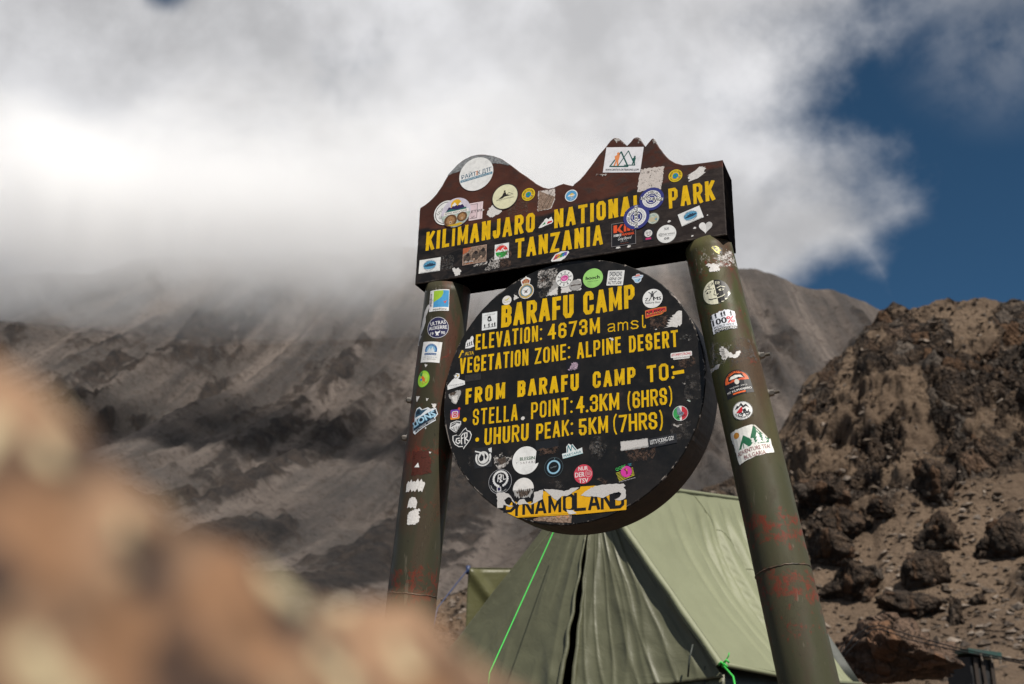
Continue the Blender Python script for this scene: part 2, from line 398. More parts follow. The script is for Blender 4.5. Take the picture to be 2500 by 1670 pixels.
for i, (x, y, w, h, lab) in enumerate([
        (1090, 545, 90, 74, 'dark boulder wedged high on the bare sand slope, upper right'),
        (1580, 560, 90, 120, 'tall black crag cut off by the right edge of the photo'),
        (960, 800, 100, 78, 'compact brown boulder in the middle of the right slope above the low wide one'),
        (930, 1010, 125, 64, 'low wide dark boulder just above the reddish rock'),
        (490, 870, 118, 92, 'big craggy boulder lowest in the chain of rocks beside the right post'),
        (1205, 1075, 36, 78, 'narrow upright dark stone standing on the scree above the hut'),
        (350, 640, 110, 84, 'rough boulder third from the top in the chain of rocks beside the right post'),
        (440, 480, 110, 74, 'dark boulder second from the top in the chain of rocks beside the right post'),
        (330, 260, 120, 90, 'shadowed boulder, topmost in the chain of rocks beside the right post'),
        (1080, 170, 110, 100, 'large square-cut crag with a dark left face above the sand'),
        (720, 390, 60, 38, 'small dark ledge stone at the top of the sand chute'),
        (1340, 1005, 34, 24, 'small round dark stone right of the upright stone'),
        (600, 1010, 20, 17, 'little lone stone lying in the sand chute'),
        (1380, 700, 26, 20, 'little dark stone on the sand below the black crag'),
        (1470, 640, 70, 44, 'jagged low rock leading to the black crag')]):
    px, py = zr(x, y)
    boulder(px, py, w, h, 100 + i, lab, group=GB)
px, py = zr(760, 1400)
boulder(px, py, 260, 120, 140, 'big reddish-brown boulder beside the dark hut', M_red, dist=14.5, sink=0.35)
boulder(1060, 1560, 150, 60, 152, 'rubbly brown rock at the foot of the slope behind the left post', M_red, dist=11.5)

# loose stones: nobody could count these
rnd = random.Random(5)
bm = bmesh.new()
octa = [Vector(v) for v in ((1, 0, 0), (0, 1, 0), (-1, 0, 0), (0, -1, 0), (0, 0, 1), (0, 0, -1))]
octf = ((0, 1, 4), (1, 2, 4), (2, 3, 4), (3, 0, 4), (1, 0, 5), (2, 1, 5), (3, 2, 5), (0, 3, 5))
cnt = 0
while cnt < 14000:
    i = rnd.randrange(240, len(az) - 60); j = int(430 * rnd.random() ** 0.8); j = min(j, 428)
    clump = mnoise.noise(Vector((HX[i, j] * 0.22, HY[i, j] * 0.22, 3.0)))
    if clump < rnd.uniform(-0.45, 0.35): continue
    s = 0.028 + 0.17 * rnd.random() ** 5
    e = Matrix.Rotation(rnd.uniform(0, 6.28), 3, 'Z') @ Matrix.Rotation(rnd.uniform(-.6, .6), 3, 'X')
    vs = [bm.verts.new(Vector((HX[i, j] + rnd.uniform(-.1, .1), HY[i, j] + rnd.uniform(-.1, .1), Z[i, j] + s * .25)) + e @ Vector((v.x * s * rnd.uniform(.7, 1.3), v.y * s * rnd.uniform(.7, 1.2), v.z * s * rnd.uniform(.5, .9)))) for v in octa]
    for f in octf: bm.faces.new([vs[q] for q in f])
    cnt += 1
M_grv = rock_mat('gravel_stone', (0.165, 0.133, 0.108), (0.21, 0.172, 0.14), (0.05, 0.038, 0.03), (0.13, 0.1, 0.075), 5.0, 0.8, 0.05)
o = bm_obj('loose_stones', bm, M_grv)
o.data.attributes.new('rock', 'FLOAT', 'POINT').data.foreach_set('value', [[0.1, 0.15, 0.2, 0.9, 0.85][(v // 6) % 5] for v in range(len(o.data.vertices))])
tag(o, kind='stuff')

# ------------------------------------------------------------------ the blurred rock right in front of the camera
m, k = material('lichen_rock', 0.9, 0.25)
n1 = k.noise(k.P, 62, 2, 0.5); n2 = k.noise(k.P, 74, 1, 0.5); n3 = k.noise(k.P, 26, 2, 0.5)
c = k.mix(k.mr(n1, 0.4, 0.58), (0.062, 0.038, 0.026), (0.235, 0.142, 0.085))
c = k.mix(k.mr(n3, 0.52, 0.62), c, (0.2, 0.108, 0.058))
c = k.mix(k.m('MULTIPLY', k.mr(n2, 0.57, 0.63), 0.95), c, (0.44, 0.37, 0.23))
c = k.mix(k.m('MULTIPLY', k.mr(k.noise(k.P, 66, 1, 0.5), 0.55, 0.66), 0.85), c, (0.03, 0.02, 0.018))
k.put(k.b.inputs['Base Color'], c); bump(k, n2, 0.8, 0.01)
# crest line of the rock: photo position and distance
crest = [(-1500, 310, 0.315), (-700, 530, 0.262), (-300, 660, 0.231), (0, 800, 0.209), (100, 915, 0.205), (200, 1020, 0.205), (330, 1143, 0.209), (450, 1240, 0.215), (600, 1330, 0.221), (740, 1406, 0.231), (880, 1454, 0.241), (1020, 1498, 0.246), (1150, 1540, 0.252), (1290, 1630, 0.262), (1500, 1800, 0.283), (1900, 2400, 0.315)]
ca = [azel(p[0], p[1]) + (p[2],) for p in crest]
NA, NB = 220, 90
A = np.linspace(ca[0][0], ca[-1][0], NA)
EC = np.interp(A, [q[0] for q in ca], [q[1] for q in ca]); DC = np.interp(A, [q[0] for q in ca], [q[2] for q in ca])
verts, faces = [], []
for i in range(NA):
    zc = CAM[2] + DC[i] * math.tan(EC[i])
    for j in range(NB):
        th = math.pi * (1.15 * j / (NB - 1) - 0.06)           # over the top, from the side facing the camera to the far side
        ed = math.sin(math.pi * i / (NA - 1)) ** 0.35
        dr = DC[i] - 0.045 * ed * math.cos(th) * (1 if th < math.pi / 2 else 4.0)
        zz = zc - (1 - max(-0.1, math.sin(th)) ** 0.8 if math.sin(th) > 0 else 1 + 0.3 * abs(math.sin(th))) * (0.2 if th < math.pi / 2 else 0.3)
        x, y, z = polar(A[i], max(0.07, dr), zz)
        q = Vector((x, y, z))
        n = mnoise.fractal(q * 16, 0.9, 2.1, 5) * 0.008 + (abs(mnoise.noise(q * 33)) - .25) * 0.008
        verts.append((x, y, z + n - 0.002))
for i in range(NA - 1):
    for j in range(NB - 1):
        a = i * NB + j; faces.append((a, a + 1, a + NB + 1, a + NB))
# close the underside down to the ground
lo = []
for i in range(NA):
    for j in (0, NB - 1):
        v = verts[i * NB + j]; lo.append(len(verts)); verts.append((v[0], v[1], 0.0))
for i in range(NA - 1):
    a, b = i * NB, (i + 1) * NB
    faces.append((a, b, lo[2 * i + 2], lo[2 * i])); faces.append((b + NB - 1, a + NB - 1, lo[2 * i + 1], lo[2 * i + 3]))
    faces.append((lo[2 * i], lo[2 * i + 2], lo[2 * i + 3], lo[2 * i + 1]))
for i, flip in ((0, 0), (NA - 1, 1)):
    loop = [i * NB + j for j in range(NB)] + [lo[2 * i + 1], lo[2 * i]]
    faces.append(loop[::-1] if flip else loop)
o = mesh('foreground_rock', verts, faces, m, smooth=True)
tag(o, 'blurred orange-brown rock with pale lichen filling the lower left, right in front of the camera', 'rock')

# ------------------------------------------------------------------ tents
def cloth(name, base, rough, dark=0.7):
    m, k = material(name, rough, 0.45)
    n = k.noise(k.P, 3.0, 4, 0.6); w = k.noise(k.P, 260, 2, 0.5)
    k.put(k.b.inputs['Base Color'], k.mix(k.m('MULTIPLY', k.mr(n, 0.35, 0.7), 0.45), base, tuple(c * dark for c in base)))
    bump(k, k.m('ADD', k.noise(k.P, 9, 5, 0.6, 1.2), k.m('MULTIPLY', w, 0.05)), 0.13, 0.05)
    return m
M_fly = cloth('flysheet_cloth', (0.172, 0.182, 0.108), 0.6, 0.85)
M_inner = cloth('shaded_door_cloth', (0.092, 0.093, 0.054), 0.52)  # shade of the tent front is partly put into this darker colour
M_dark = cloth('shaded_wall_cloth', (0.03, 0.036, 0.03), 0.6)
M_cord, k = material('green_cord', 0.5); k.b.inputs['Base Color'].default_value = (0.03, 0.4, 0.05, 1)
M_blue, k = material('blue_cord', 0.5); k.b.inputs['Base Color'].default_value = (0.015, 0.03, 0.09, 1)

APEX = at(1452, 1184, 7.2)
NR = at(1766, 1622, 6.55)          # near right eave corner of the flysheet
NL = at(1020, 1690, 7.75)          # lower left corner of the door wall
RIDGE = at(1803, 1219, 9.9)
FR = at(2102, 1670, 9.3)
tent = tag(empty('green_tent', (APEX.x + 0.6, APEX.y + 1.2, 0.0)), 'large olive green ridge tent with a pale flysheet behind the round sign', 'tent')
def panel(name, A, B, C, D, nu, nv, fn, mat, parent, thick=0.004):   # A top-left, B top-right, C bottom-right, D bottom-left; fn(u, v) = bulge along the normal
    A, B, C, D = map(Vector, (A, B, C, D))
    n = ((C - A).cross(D - B)).normalized()
    if n.dot(Vector(CAM) - (A + C) / 2) < 0: n = -n
    V, Fc = [], []
    for i in range(nu + 1):
        for j in range(nv + 1):
            u, v = i / nu, j / nv
            V.append(A.lerp(B, u).lerp(D.lerp(C, u), v) + n * fn(u, v))
    for i in range(nu):
        for j in range(nv):
            a = i * (nv + 1) + j; Fc.append((a, a + nv + 1, a + nv + 2, a + 1))
    N = len(V)
    V += [v - n * thick for v in V]; Fc += [tuple(N + q for q in f[::-1]) for f in Fc]
    edge = [i * (nv + 1) for i in range(nu + 1)] + [nu * (nv + 1) + j for j in range(1, nv + 1)] + [i * (nv + 1) + nv for i in range(nu - 1, -1, -1)] + list(range(nv - 1, 0, -1))
    for a, b in zip(edge, edge[1:] + edge[:1]): Fc.append((a, N + a, N + b, b))
    return mesh(name, V, Fc, mat, parent, True)
def ns(x, y, z=0.0): return mnoise.noise(Vector((x, y, z)))
def front_bulge(seed, k, amp):
    def fn(u, v):
        r = 1 - abs(ns(u * k + 0.35 * ns(u * 4, v * 2.2, seed), v * 0.9, seed)) * 2.2
        f = max(0, r) ** 2
        r2 = 1 - abs(ns(u * k * 1.9 + 3, v * 2.1 - u * 2.0, seed + 4)) * 2.6
        g = max(0, r2) ** 3
        return amp * (v ** 0.7) * (1.1 - 0.45 * v) * f * 1.3 + 0.01 * g * v + 0.008 * ns(u * 9, v * 12, seed + 7) * v - 0.05 * math.sin(math.pi * u) * v * (1 - v) * 0.6
    return fn
mid_t = APEX + Vector((0.0, 0.0, -0.02))
ML = at(1364, 1700, 6.93); MR_ = at(1399, 1700, 6.91)          # the two door edges part towards the ground
sl_ = at(1414, 1325, 6.97)
def down(p, z): return Vector((p.x, p.y, z))
NL0 = NL; NR0 = at(1768, 1655, 6.56)
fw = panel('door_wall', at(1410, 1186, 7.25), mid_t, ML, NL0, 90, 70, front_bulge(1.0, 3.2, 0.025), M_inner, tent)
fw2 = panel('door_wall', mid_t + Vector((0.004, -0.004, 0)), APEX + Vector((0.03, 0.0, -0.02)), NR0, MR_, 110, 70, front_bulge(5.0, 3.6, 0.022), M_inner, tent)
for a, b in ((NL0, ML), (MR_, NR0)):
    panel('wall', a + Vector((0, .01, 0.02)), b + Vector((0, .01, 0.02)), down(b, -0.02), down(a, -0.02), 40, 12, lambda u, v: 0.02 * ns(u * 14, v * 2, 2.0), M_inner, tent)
def fly_bulge(u, v):
    x = u * 11 + v * 0.9
    f = max(0, 1 - abs(ns(x * 0.9, v * 0.4, 9.0)) * 3.6) ** 2
    g = max(0, 1 - abs(ns(x * 1.9 + 2, v * 0.7, 12.0)) * 3.0) ** 2
    e = sstep(v, 0.0, 0.35)
    return float(-0.085 * f * e * sstep(u, 0.25, 0.6) - 0.05 * g * e * sstep(u, 0.4, 0.7)) - 0.10 * math.sin(math.pi * v) * (0.3 + 0.7 * math.sin(math.pi * u)) - 0.0 + 0.008 * ns(u * 12, v * 9, 4.0)
lift = Vector((0.0, 0, 0.03))
A_f = APEX + Vector((0.0, -0.02, 0.03))
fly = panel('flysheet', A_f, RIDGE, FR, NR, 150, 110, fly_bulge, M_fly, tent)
# the ridge and its hem, and the pale hem that laps over the edge of the door wall
bm = bmesh.new()
rp = []
for i in range(31):
    u = i / 30; rp.append(A_f.lerp(RIDGE, u) + Vector((0, 0, 0.006)))
tube(bm, rp, 0.018, 8)
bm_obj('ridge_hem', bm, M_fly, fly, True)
ed = (NR - A_f); inw = (NL0 - NR).normalized()
V, Fc = [], []
for i in range(61):
    t = i / 60; p = A_f + ed * t
    wv = 0.006 * ns(t * 13, 0, 2.2)
    V += [p + Vector((0.0, -0.03 - wv, 0.012)), p + inw * (0.042 + 0.012 * ns(t * 7, 3, 1)) + Vector((0, -0.045 + wv, -0.01)), p + inw * 0.03 + Vector((0, 0.0, -0.01)), p + Vector((0, 0.02, 0.01))]
for i in range(60):
    for j in range(4):
        a, b = i * 4 + j, i * 4 + (j + 1) % 4; Fc.append((a, b, b + 4, a + 4))
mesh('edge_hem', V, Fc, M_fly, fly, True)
bm = bmesh.new(); sp = []
s0, s1 = A_f.lerp(RIDGE, 0.62), FR.lerp(NR, 0.05)
for i in range(41):
    u = i / 40; q = 0.62 + (0.97 - 0.62) * u; v_ = u * 0.78
    P_ = A_f.lerp(RIDGE, q).lerp(NR.lerp(FR, q), v_)
    nn = ((FR - A_f).cross(NR - RIDGE)).normalized()
    if nn.dot(Vector(CAM) - P_) < 0: nn = -nn
    sp.append(P_ + nn * (fly_bulge(q, v_) + 0.002))
tube(bm, sp, 0.005, 5)
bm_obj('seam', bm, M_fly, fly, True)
bm = bmesh.new()
tube(bm, [NR + Vector((0, -.01, 0)), NR.lerp(FR, .5) + Vector((0, -.01, -0.03)), FR + Vector((0, -.01, 0))], 0.016, 6)
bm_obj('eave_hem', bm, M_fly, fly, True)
# side wall under the eave, far roof and end, so that the tent closes
ins = (NL0 - NR).normalized() * 0.12
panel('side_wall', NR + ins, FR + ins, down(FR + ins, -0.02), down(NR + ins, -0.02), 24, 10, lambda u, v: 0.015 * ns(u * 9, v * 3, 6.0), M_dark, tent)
FL = FR + (NL0 - NR0)
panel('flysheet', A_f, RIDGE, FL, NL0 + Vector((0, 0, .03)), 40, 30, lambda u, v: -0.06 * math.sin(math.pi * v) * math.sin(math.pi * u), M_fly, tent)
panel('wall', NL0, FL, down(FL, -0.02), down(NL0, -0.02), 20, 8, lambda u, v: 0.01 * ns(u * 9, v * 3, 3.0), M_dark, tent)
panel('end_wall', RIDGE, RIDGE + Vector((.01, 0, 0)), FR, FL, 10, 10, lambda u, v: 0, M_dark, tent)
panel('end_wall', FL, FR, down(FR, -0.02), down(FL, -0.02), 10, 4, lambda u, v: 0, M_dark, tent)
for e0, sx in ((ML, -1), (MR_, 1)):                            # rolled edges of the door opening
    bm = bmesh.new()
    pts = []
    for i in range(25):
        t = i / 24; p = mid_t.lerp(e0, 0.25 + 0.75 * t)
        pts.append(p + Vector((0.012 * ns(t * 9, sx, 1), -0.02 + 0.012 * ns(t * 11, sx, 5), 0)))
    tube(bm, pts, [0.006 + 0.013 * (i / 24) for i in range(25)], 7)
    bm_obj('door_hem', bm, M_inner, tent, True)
bm = bmesh.new(); tube(bm, [NR0 + Vector((-.17, -.06, .19)), NR0 + Vector((-.19, -.08, .1)), NR0 + Vector((-.205, -.07, .0))], 0.006, 5)
bm_obj('tie_tape', bm, M_dark, tent, True)
g0 = at(1400, 1190, 6.95)
bm = bmesh.new(); tube(bm, [g0, at(1348.7, 1304, 6.45), at(1195, 1643, 5.1), Vector((*at(1160, 1700, 4.75)[:2], 0.02))], 0.0036, 6)
bm_obj('guy_rope', bm, M_cord, tent, True)
bm = bmesh.new()
c0 = NR + Vector((0.0, -.02, -0.005))
tube(bm, [c0, at(1790, 1652, 6.35), Vector((*at(1850, 1720, 5.9)[:2], 0.02))], 0.0065, 6)
for dx, dz in ((-.02, .0), (.012, .012), (.0, -.012)):
    tube(bm, [c0 + Vector((dx, -.012, dz)), c0 + Vector((dx + .016, -.02, dz + .016)), c0 + Vector((dx + .03, -.012, dz))], 0.008, 6)
tube(bm, [c0, c0 + Vector((.04, -.01, .05)), c0 + Vector((.045, -.01, .07))], 0.004, 5)
bm_obj('guy_rope', bm, M_cord, tent, True)

# the small olive tent further back on the left
t2 = tag(empty('small_tent', tuple(at(1250, 1600, 10.2).xy) + (0.0,)), 'small olive tent corner showing left behind the large green tent', 'tent')
a, b = at(1143, 1389, 9.7), at(1420, 1392, 10.1)
M_ol = cloth('olive_cloth', (0.075, 0.073, 0.028), 0.45)
def fold2(u, v): return 0.05 * max(0, 1 - abs(u * 0.75 - v * 1.05) * 16) - 0.03 * math.sin(math.pi * u) * math.sin(math.pi * v) + 0.008 * ns(u * 8, v * 8, 3)
panel('wall', a, b, down(b, -0.02), down(a, -0.02), 60, 50, fold2, M_ol, t2)
bk = Vector((math.sin(YAW), math.cos(YAW), 0)) * 1.9 + Vector((0, 0, -0.5))
panel('roof', a + bk, b + bk, b + Vector((0, 0, .01)), a + Vector((0, 0, .01)), 20, 20, lambda u, v: 0.05 * math.sin(math.pi * v), M_ol, t2)
panel('wall', a + bk, a + Vector((0, .01, 0)), down(a, -.02) + Vector((0, .01, 0)), down(a + bk, -.02), 10, 10, lambda u, v: 0, M_ol, t2)
bm = bmesh.new(); tube(bm, [a + Vector((0, 0, -.05)), a + Vector((0, 0, .03))], 0.02, 8); bm_obj('corner_toggle', bm, M_blue, t2, True)
bm = bmesh.new(); tube(bm, [a, at(1068, 1484, 9.3), Vector((*at(985, 1590, 8.9)[:2], 0.0))], 0.006, 5); bm_obj('guy_rope', bm, M_blue, t2, True)

# ------------------------------------------------------------------ dark hut and cables at the lower right
HD = 21.0
hp = at(2365, 1668, HD)
hut = tag(empty('small_hut', tuple(hp)), 'small dark hut with a green sheet roof at the lower right corner', 'hut')
M_hw, k = material('hut_dark_boards', 0.8); k.put(k.b.inputs['Base Color'], k.mix(k.noise(k.P, 6, 4), (0.008, 0.009, 0.011), (0.016, 0.015, 0.015)))
M_hb, k = material('hut_brown_boards', 0.8); k.put(k.b.inputs['Base Color'], k.mix(k.noise(k.P, 9, 4), (0.014, 0.009, 0.006), (0.03, 0.019, 0.012)))
M_hr, k = material('green_sheet_roof', 0.45); k.put(k.b.inputs['Base Color'], k.mix(k.mr(k.noise(k.P, 5, 5), 0.4, 0.65), (0.02, 0.055, 0.042), (0.035, 0.05, 0.042)))
M_pl, k = material('pale_pole', 0.6); k.b.inputs['Base Color'].default_value = (0.16, 0.13, 0.1, 1)
FW = Vector((math.sin(YAW), math.cos(YAW), 0)); RT = Vector((_r0[0], _r0[1], 0)); UP = Vector((0, 0, 1))
def hpx(px, py, d=HD): return at(px, py, d)
def boxpts(name, P, mat, parent):                              # eight corners: bottom four then top four
    return mesh(name, P, [(3, 2, 1, 0), (4, 5, 6, 7), (0, 1, 5, 4), (1, 2, 6, 5), (2, 3, 7, 6), (3, 0, 4, 7)], mat, parent)
def low(p): return Vector((p.x, p.y, p.z - 1.7))
q0, q1, q2 = hpx(2308, 1608, HD + .5), hpx(2366, 1604, HD - .1), hpx(2422, 1612, HD + .55)
q3 = q0 + (q2 - q1)
boxpts('wall', [low(q0), low(q1), low(q2), low(q3), q0, q1, q2, q3], M_hw, hut)
for t in (0.2, 0.52, 0.92):
    p = q1.lerp(q2, t) - FW * 0.02
    e = (q2 - q1).normalized() * 0.06
    boxpts('plank', [low(p - e - FW * .03), low(p + e - FW * .03), low(p + e), low(p - e), p - e - FW * .03, p + e - FW * .03, p + e, p - e], M_hb, hut)
r0, r1, r2 = hpx(2300, 1604, HD + .7), hpx(2365, 1592, HD - .35), hpx(2447, 1607, HD + .5)
r3 = r0 + (r2 - r1); th = Vector((0, 0, .07)); up = Vector((0, 0, .16))
rf = boxpts('roof', [r0, r1, r2, r3, r0 + th, r1 + th, r2 + th + up * .2, r3 + th + up], M_hr, hut)
for t in (0.25, 0.55, 0.8):
    bm = bmesh.new(); p = r1.lerp(r2, t) - FW * .12; tube(bm, [p + Vector((0, 0, .0)), p + Vector((.02, 0, -.13))], 0.014, 6); bm_obj('bracket', bm, M_pl, hut)
M_blk, k = material('black_cable', 0.7, 0.1); k.b.inputs['Base Color'].default_value = (0.008, 0.008, 0.009, 1)
for lab, off, d in (('black cable sagging over the reddish rock to the hut, upper of the two', 0, 12.3), ('black cable just below the other one over the reddish rock', 9, 12.4)):
    bm = bmesh.new()
    P0 = [(2020 + off, 1665), (2046 + off, 1606), (2085 + off * 1.2, 1555 + off), (2120 + off, 1530 + off * .8), (2150, 1527 + off), (2225, 1552 + off * 1.2), (2330, 1580 + off * .8), (2400, 1596 + off * .6), (2500, 1614 + off * .7), (2620, 1634 + off)]
    tube(bm, [at(x, y, d + i * 0.1) for i, (x, y) in enumerate(P0)], 0.0065, 6)
    tag(bm_obj('cable', bm, M_blk, smooth=True), lab, 'cable')

# ------------------------------------------------------------------ the sign
sign = tag(empty('trail_sign', (0.6, 0.07, 0.0)), 'sticker-covered camp sign with mountain-shaped top board and round black board on two leaning green posts', 'sign')
BW, BT = 1.15, 0.1467
Z1 = {1: (1000, 320, 4.0214), 2: (1400, 320, 4.0214), 3: (1080, 620, 4.612), 4: (1400, 620, 4.612), 5: (1080, 940, 4.238), 6: (1400, 940, 4.238), 7: (940, 640, 3.409), 8: (1660, 560, 2.704), 9: (920, 1060, 2.904), 10: (1700, 1100, 2.75)}
def px(z, x, y): a, b, s = Z1[z]; return a + x / s, b + y / s
class Flat:
    def __init__(s, y): s.y = y
    def inv(s, q): d = ray(*q); t = (s.y - CAM[1]) / d[1]; p = CAM + d * t; return np.array([p[0], p[2]])
    def fwd(s, a, b, h): return Vector((a, s.y - h, b))
    wrap = None
class Round:
    def __init__(s, p, d, r):
        s.p = np.array(p, float); s.a = np.array(d, float); s.a /= np.linalg.norm(s.a); s.r = r
        e = np.array([0, -1.0, 0]); e -= s.a * (e @ s.a); s.e1 = e / np.linalg.norm(e); s.e2 = np.cross(s.e1, s.a)
        if s.e2[0] < 0: s.e2 = -s.e2
    wrap = 0.012
    def inv(s, q):
        d = ray(*q); o = CAM - s.p
        D1, D2, O1, O2 = d @ s.e1, d @ s.e2, o @ s.e1, o @ s.e2
        A, B, C = D1 * D1 + D2 * D2, D1 * O1 + D2 * O2, O1 * O1 + O2 * O2 - s.r ** 2
        disc = B * B - A * C
        t = (-B - math.sqrt(max(0, disc))) / A
        return np.array([math.atan2(O2 + t * D2, O1 + t * D1) * s.r, (o + d * t) @ s.a])
    def fwd(s, a, b, h):
        f = a / s.r; return Vector(s.p + s.a * b + (s.e1 * math.cos(f) + s.e2 * math.sin(f)) * (s.r + h))
BRD, DSC = Flat(0.0), Flat(0.0081)
PL = Round((0.1018, 0.0722, ZO), (0.0864, -0.0347, 1), 0.0838)
PR = Round((1.0725, 0.0731, ZO), (-0.1757, 0.1223, 1), 0.0774)
DX, DZ, DR, DT = 0.6001, ZO - 0.4592, 0.4586, 0.1739

# --- materials
m_face, k = material('board_paint', 0.5, 0.25)
sx = k.n('ShaderNodeSeparateXYZ'); k.put(sx.inputs[0], k.P)
def up_n(k, px_, pz, amp=0.03): return None
nA = k.noise(k.P, 7, 6, 0.65, 0.4); nB = k.noise(k.P, 45, 6, 0.7); nC = k.noise(k.P, 150, 4, 0.7)
st = k.vm('MULTIPLY', k.P, (1.0, 1.0, 2.2)); nS = k.noise(st, 16, 6, 0.7, 0.8)
edge = k.m('ADD', k.m('MULTIPLY', k.m('ABSOLUTE', k.m('SUBTRACT', sx.outputs[0], 0.42)), 0.10), ZO + 0.183)
red = k.mr(k.m('ADD', k.m('SUBTRACT', sx.outputs[2], edge), k.m('MULTIPLY', k.m('SUBTRACT', nA, 0.5), 0.05)), -0.006, 0.01)
rightb = k.mr(k.m('ADD', sx.outputs[0], k.m('MULTIPLY', nA, 0.3)), 0.75, 1.15)
black = k.mix(k.mr(nS, 0.4, 0.68), (0.0085, 0.0075, 0.0075), (0.028, 0.02, 0.017))
black = k.mix(k.m('MULTIPLY', rightb, 0.5), black, (0.036, 0.023, 0.018))
brown = k.mix(k.mr(nA, 0.35, 0.65), (0.052, 0.017, 0.010), (0.085, 0.027, 0.015))
brown = k.mix(k.m('MULTIPLY', k.mr(k.m('ADD', nS, k.m('MULTIPLY', rightb, 0.12)), 0.52, 0.7), 0.75), brown, (0.03, 0.018, 0.015))
c = k.mix(red, black, brown)
c = k.mix(k.m('MULTIPLY', k.mr(nC, 0.68, 0.76), k.mr(nA, 0.45, 0.6)), c, (0.16, 0.14, 0.125))
# chipped lower and left edges
chip = k.mr(k.m('ADD', sx.outputs[2], k.m('MULTIPLY', nB, -0.02)), ZO - 0.004, ZO - 0.008)
c = k.mix(k.m('MULTIPLY', chip, 0.5), c, (0.12, 0.1, 0.085))
k.put(k.b.inputs['Base Color'], c)
k.put(k.b.inputs['Roughness'], k.mr(nS, 0.3, 0.7, 0.38, 0.62))
bump(k, k.m('ADD', k.m('MULTIPLY', nB, 0.5), k.m('MULTIPLY', nS, 0.5)), 0.25, 0.006)
m_side, k = material('board_side_paint', 0.85, 0.0)
k.put(k.b.inputs['Base Color'], k.mix(k.mr(k.noise(k.P, 12, 6, 0.7), 0.4, 0.7), (0.002, 0.002, 0.0025), (0.006, 0.005, 0.0045)))
bump(k, k.noise(k.P, 60, 5, 0.6), 0.25, 0.004)
m_disc, k = material('round_board_paint', 0.42, 0.28)
q = k.vm('SUBTRACT', k.P, (DX, 0.0, DZ)); q = k.vm('MULTIPLY', q, (1, 0, 1)); rad = k.vm('LENGTH', q, out=1)
nA = k.noise(k.P, 5, 6, 0.65, 0.4); nB = k.noise(k.P, 90, 5, 0.7); nC = k.noise(k.P, 30, 6, 0.72)
st = k.vm('MULTIPLY', k.P, (22.0, 1.0, 4.0)); nS = k.noise(st, 5, 5, 0.7, 0.6)
c = k.mix(k.mr(nA, 0.42, 0.7), (0.008, 0.0075, 0.0072), (0.018, 0.015, 0.0135))
c = k.mix(k.m('MULTIPLY', k.mr(nC, 0.6, 0.72), 0.7), c, (0.035, 0.022, 0.019))
c = k.mix(k.m('MULTIPLY', k.mr(nS, 0.64, 0.72), k.m('MULTIPLY', k.mr(nA, 0.45, 0.6), 0.5)), c, (0.075, 0.07, 0.066))
rim = k.m('MULTIPLY', k.mr(k.m('ADD', rad, k.m('MULTIPLY', nB, 0.006)), DR - 0.0034, DR - 0.0018), k.mr(k.m('ADD', k.m('MULTIPLY', k.noise(k.P, 9, 3), .5), k.m('MULTIPLY', k.noise(k.P, 70, 4, .7), .5)), 0.535, 0.58))
c = k.mix(k.m('MULTIPLY', rim, 0.75), c, (0.3, 0.26, 0.23))
k.put(k.b.inputs['Base Color'], c)
k.put(k.b.inputs['Roughness'], k.mr(nC, 0.3, 0.7, 0.3, 0.55))
bump(k, k.m('ADD', k.m('MULTIPLY', nC, 0.6), k.m('MULTIPLY', nB, 0.3)), 0.2, 0.004)
m_dside, k = material('round_board_edge_paint', 0.55, 0.2)
k.put(k.b.inputs['Base Color'], k.mix(k.mr(k.noise(k.P, 8, 6, 0.7), 0.35, 0.7), (0.022, 0.013, 0.008), (0.05, 0.028, 0.015)))
bump(k, k.noise(k.P, 40, 5, 0.6), 0.25, 0.004)
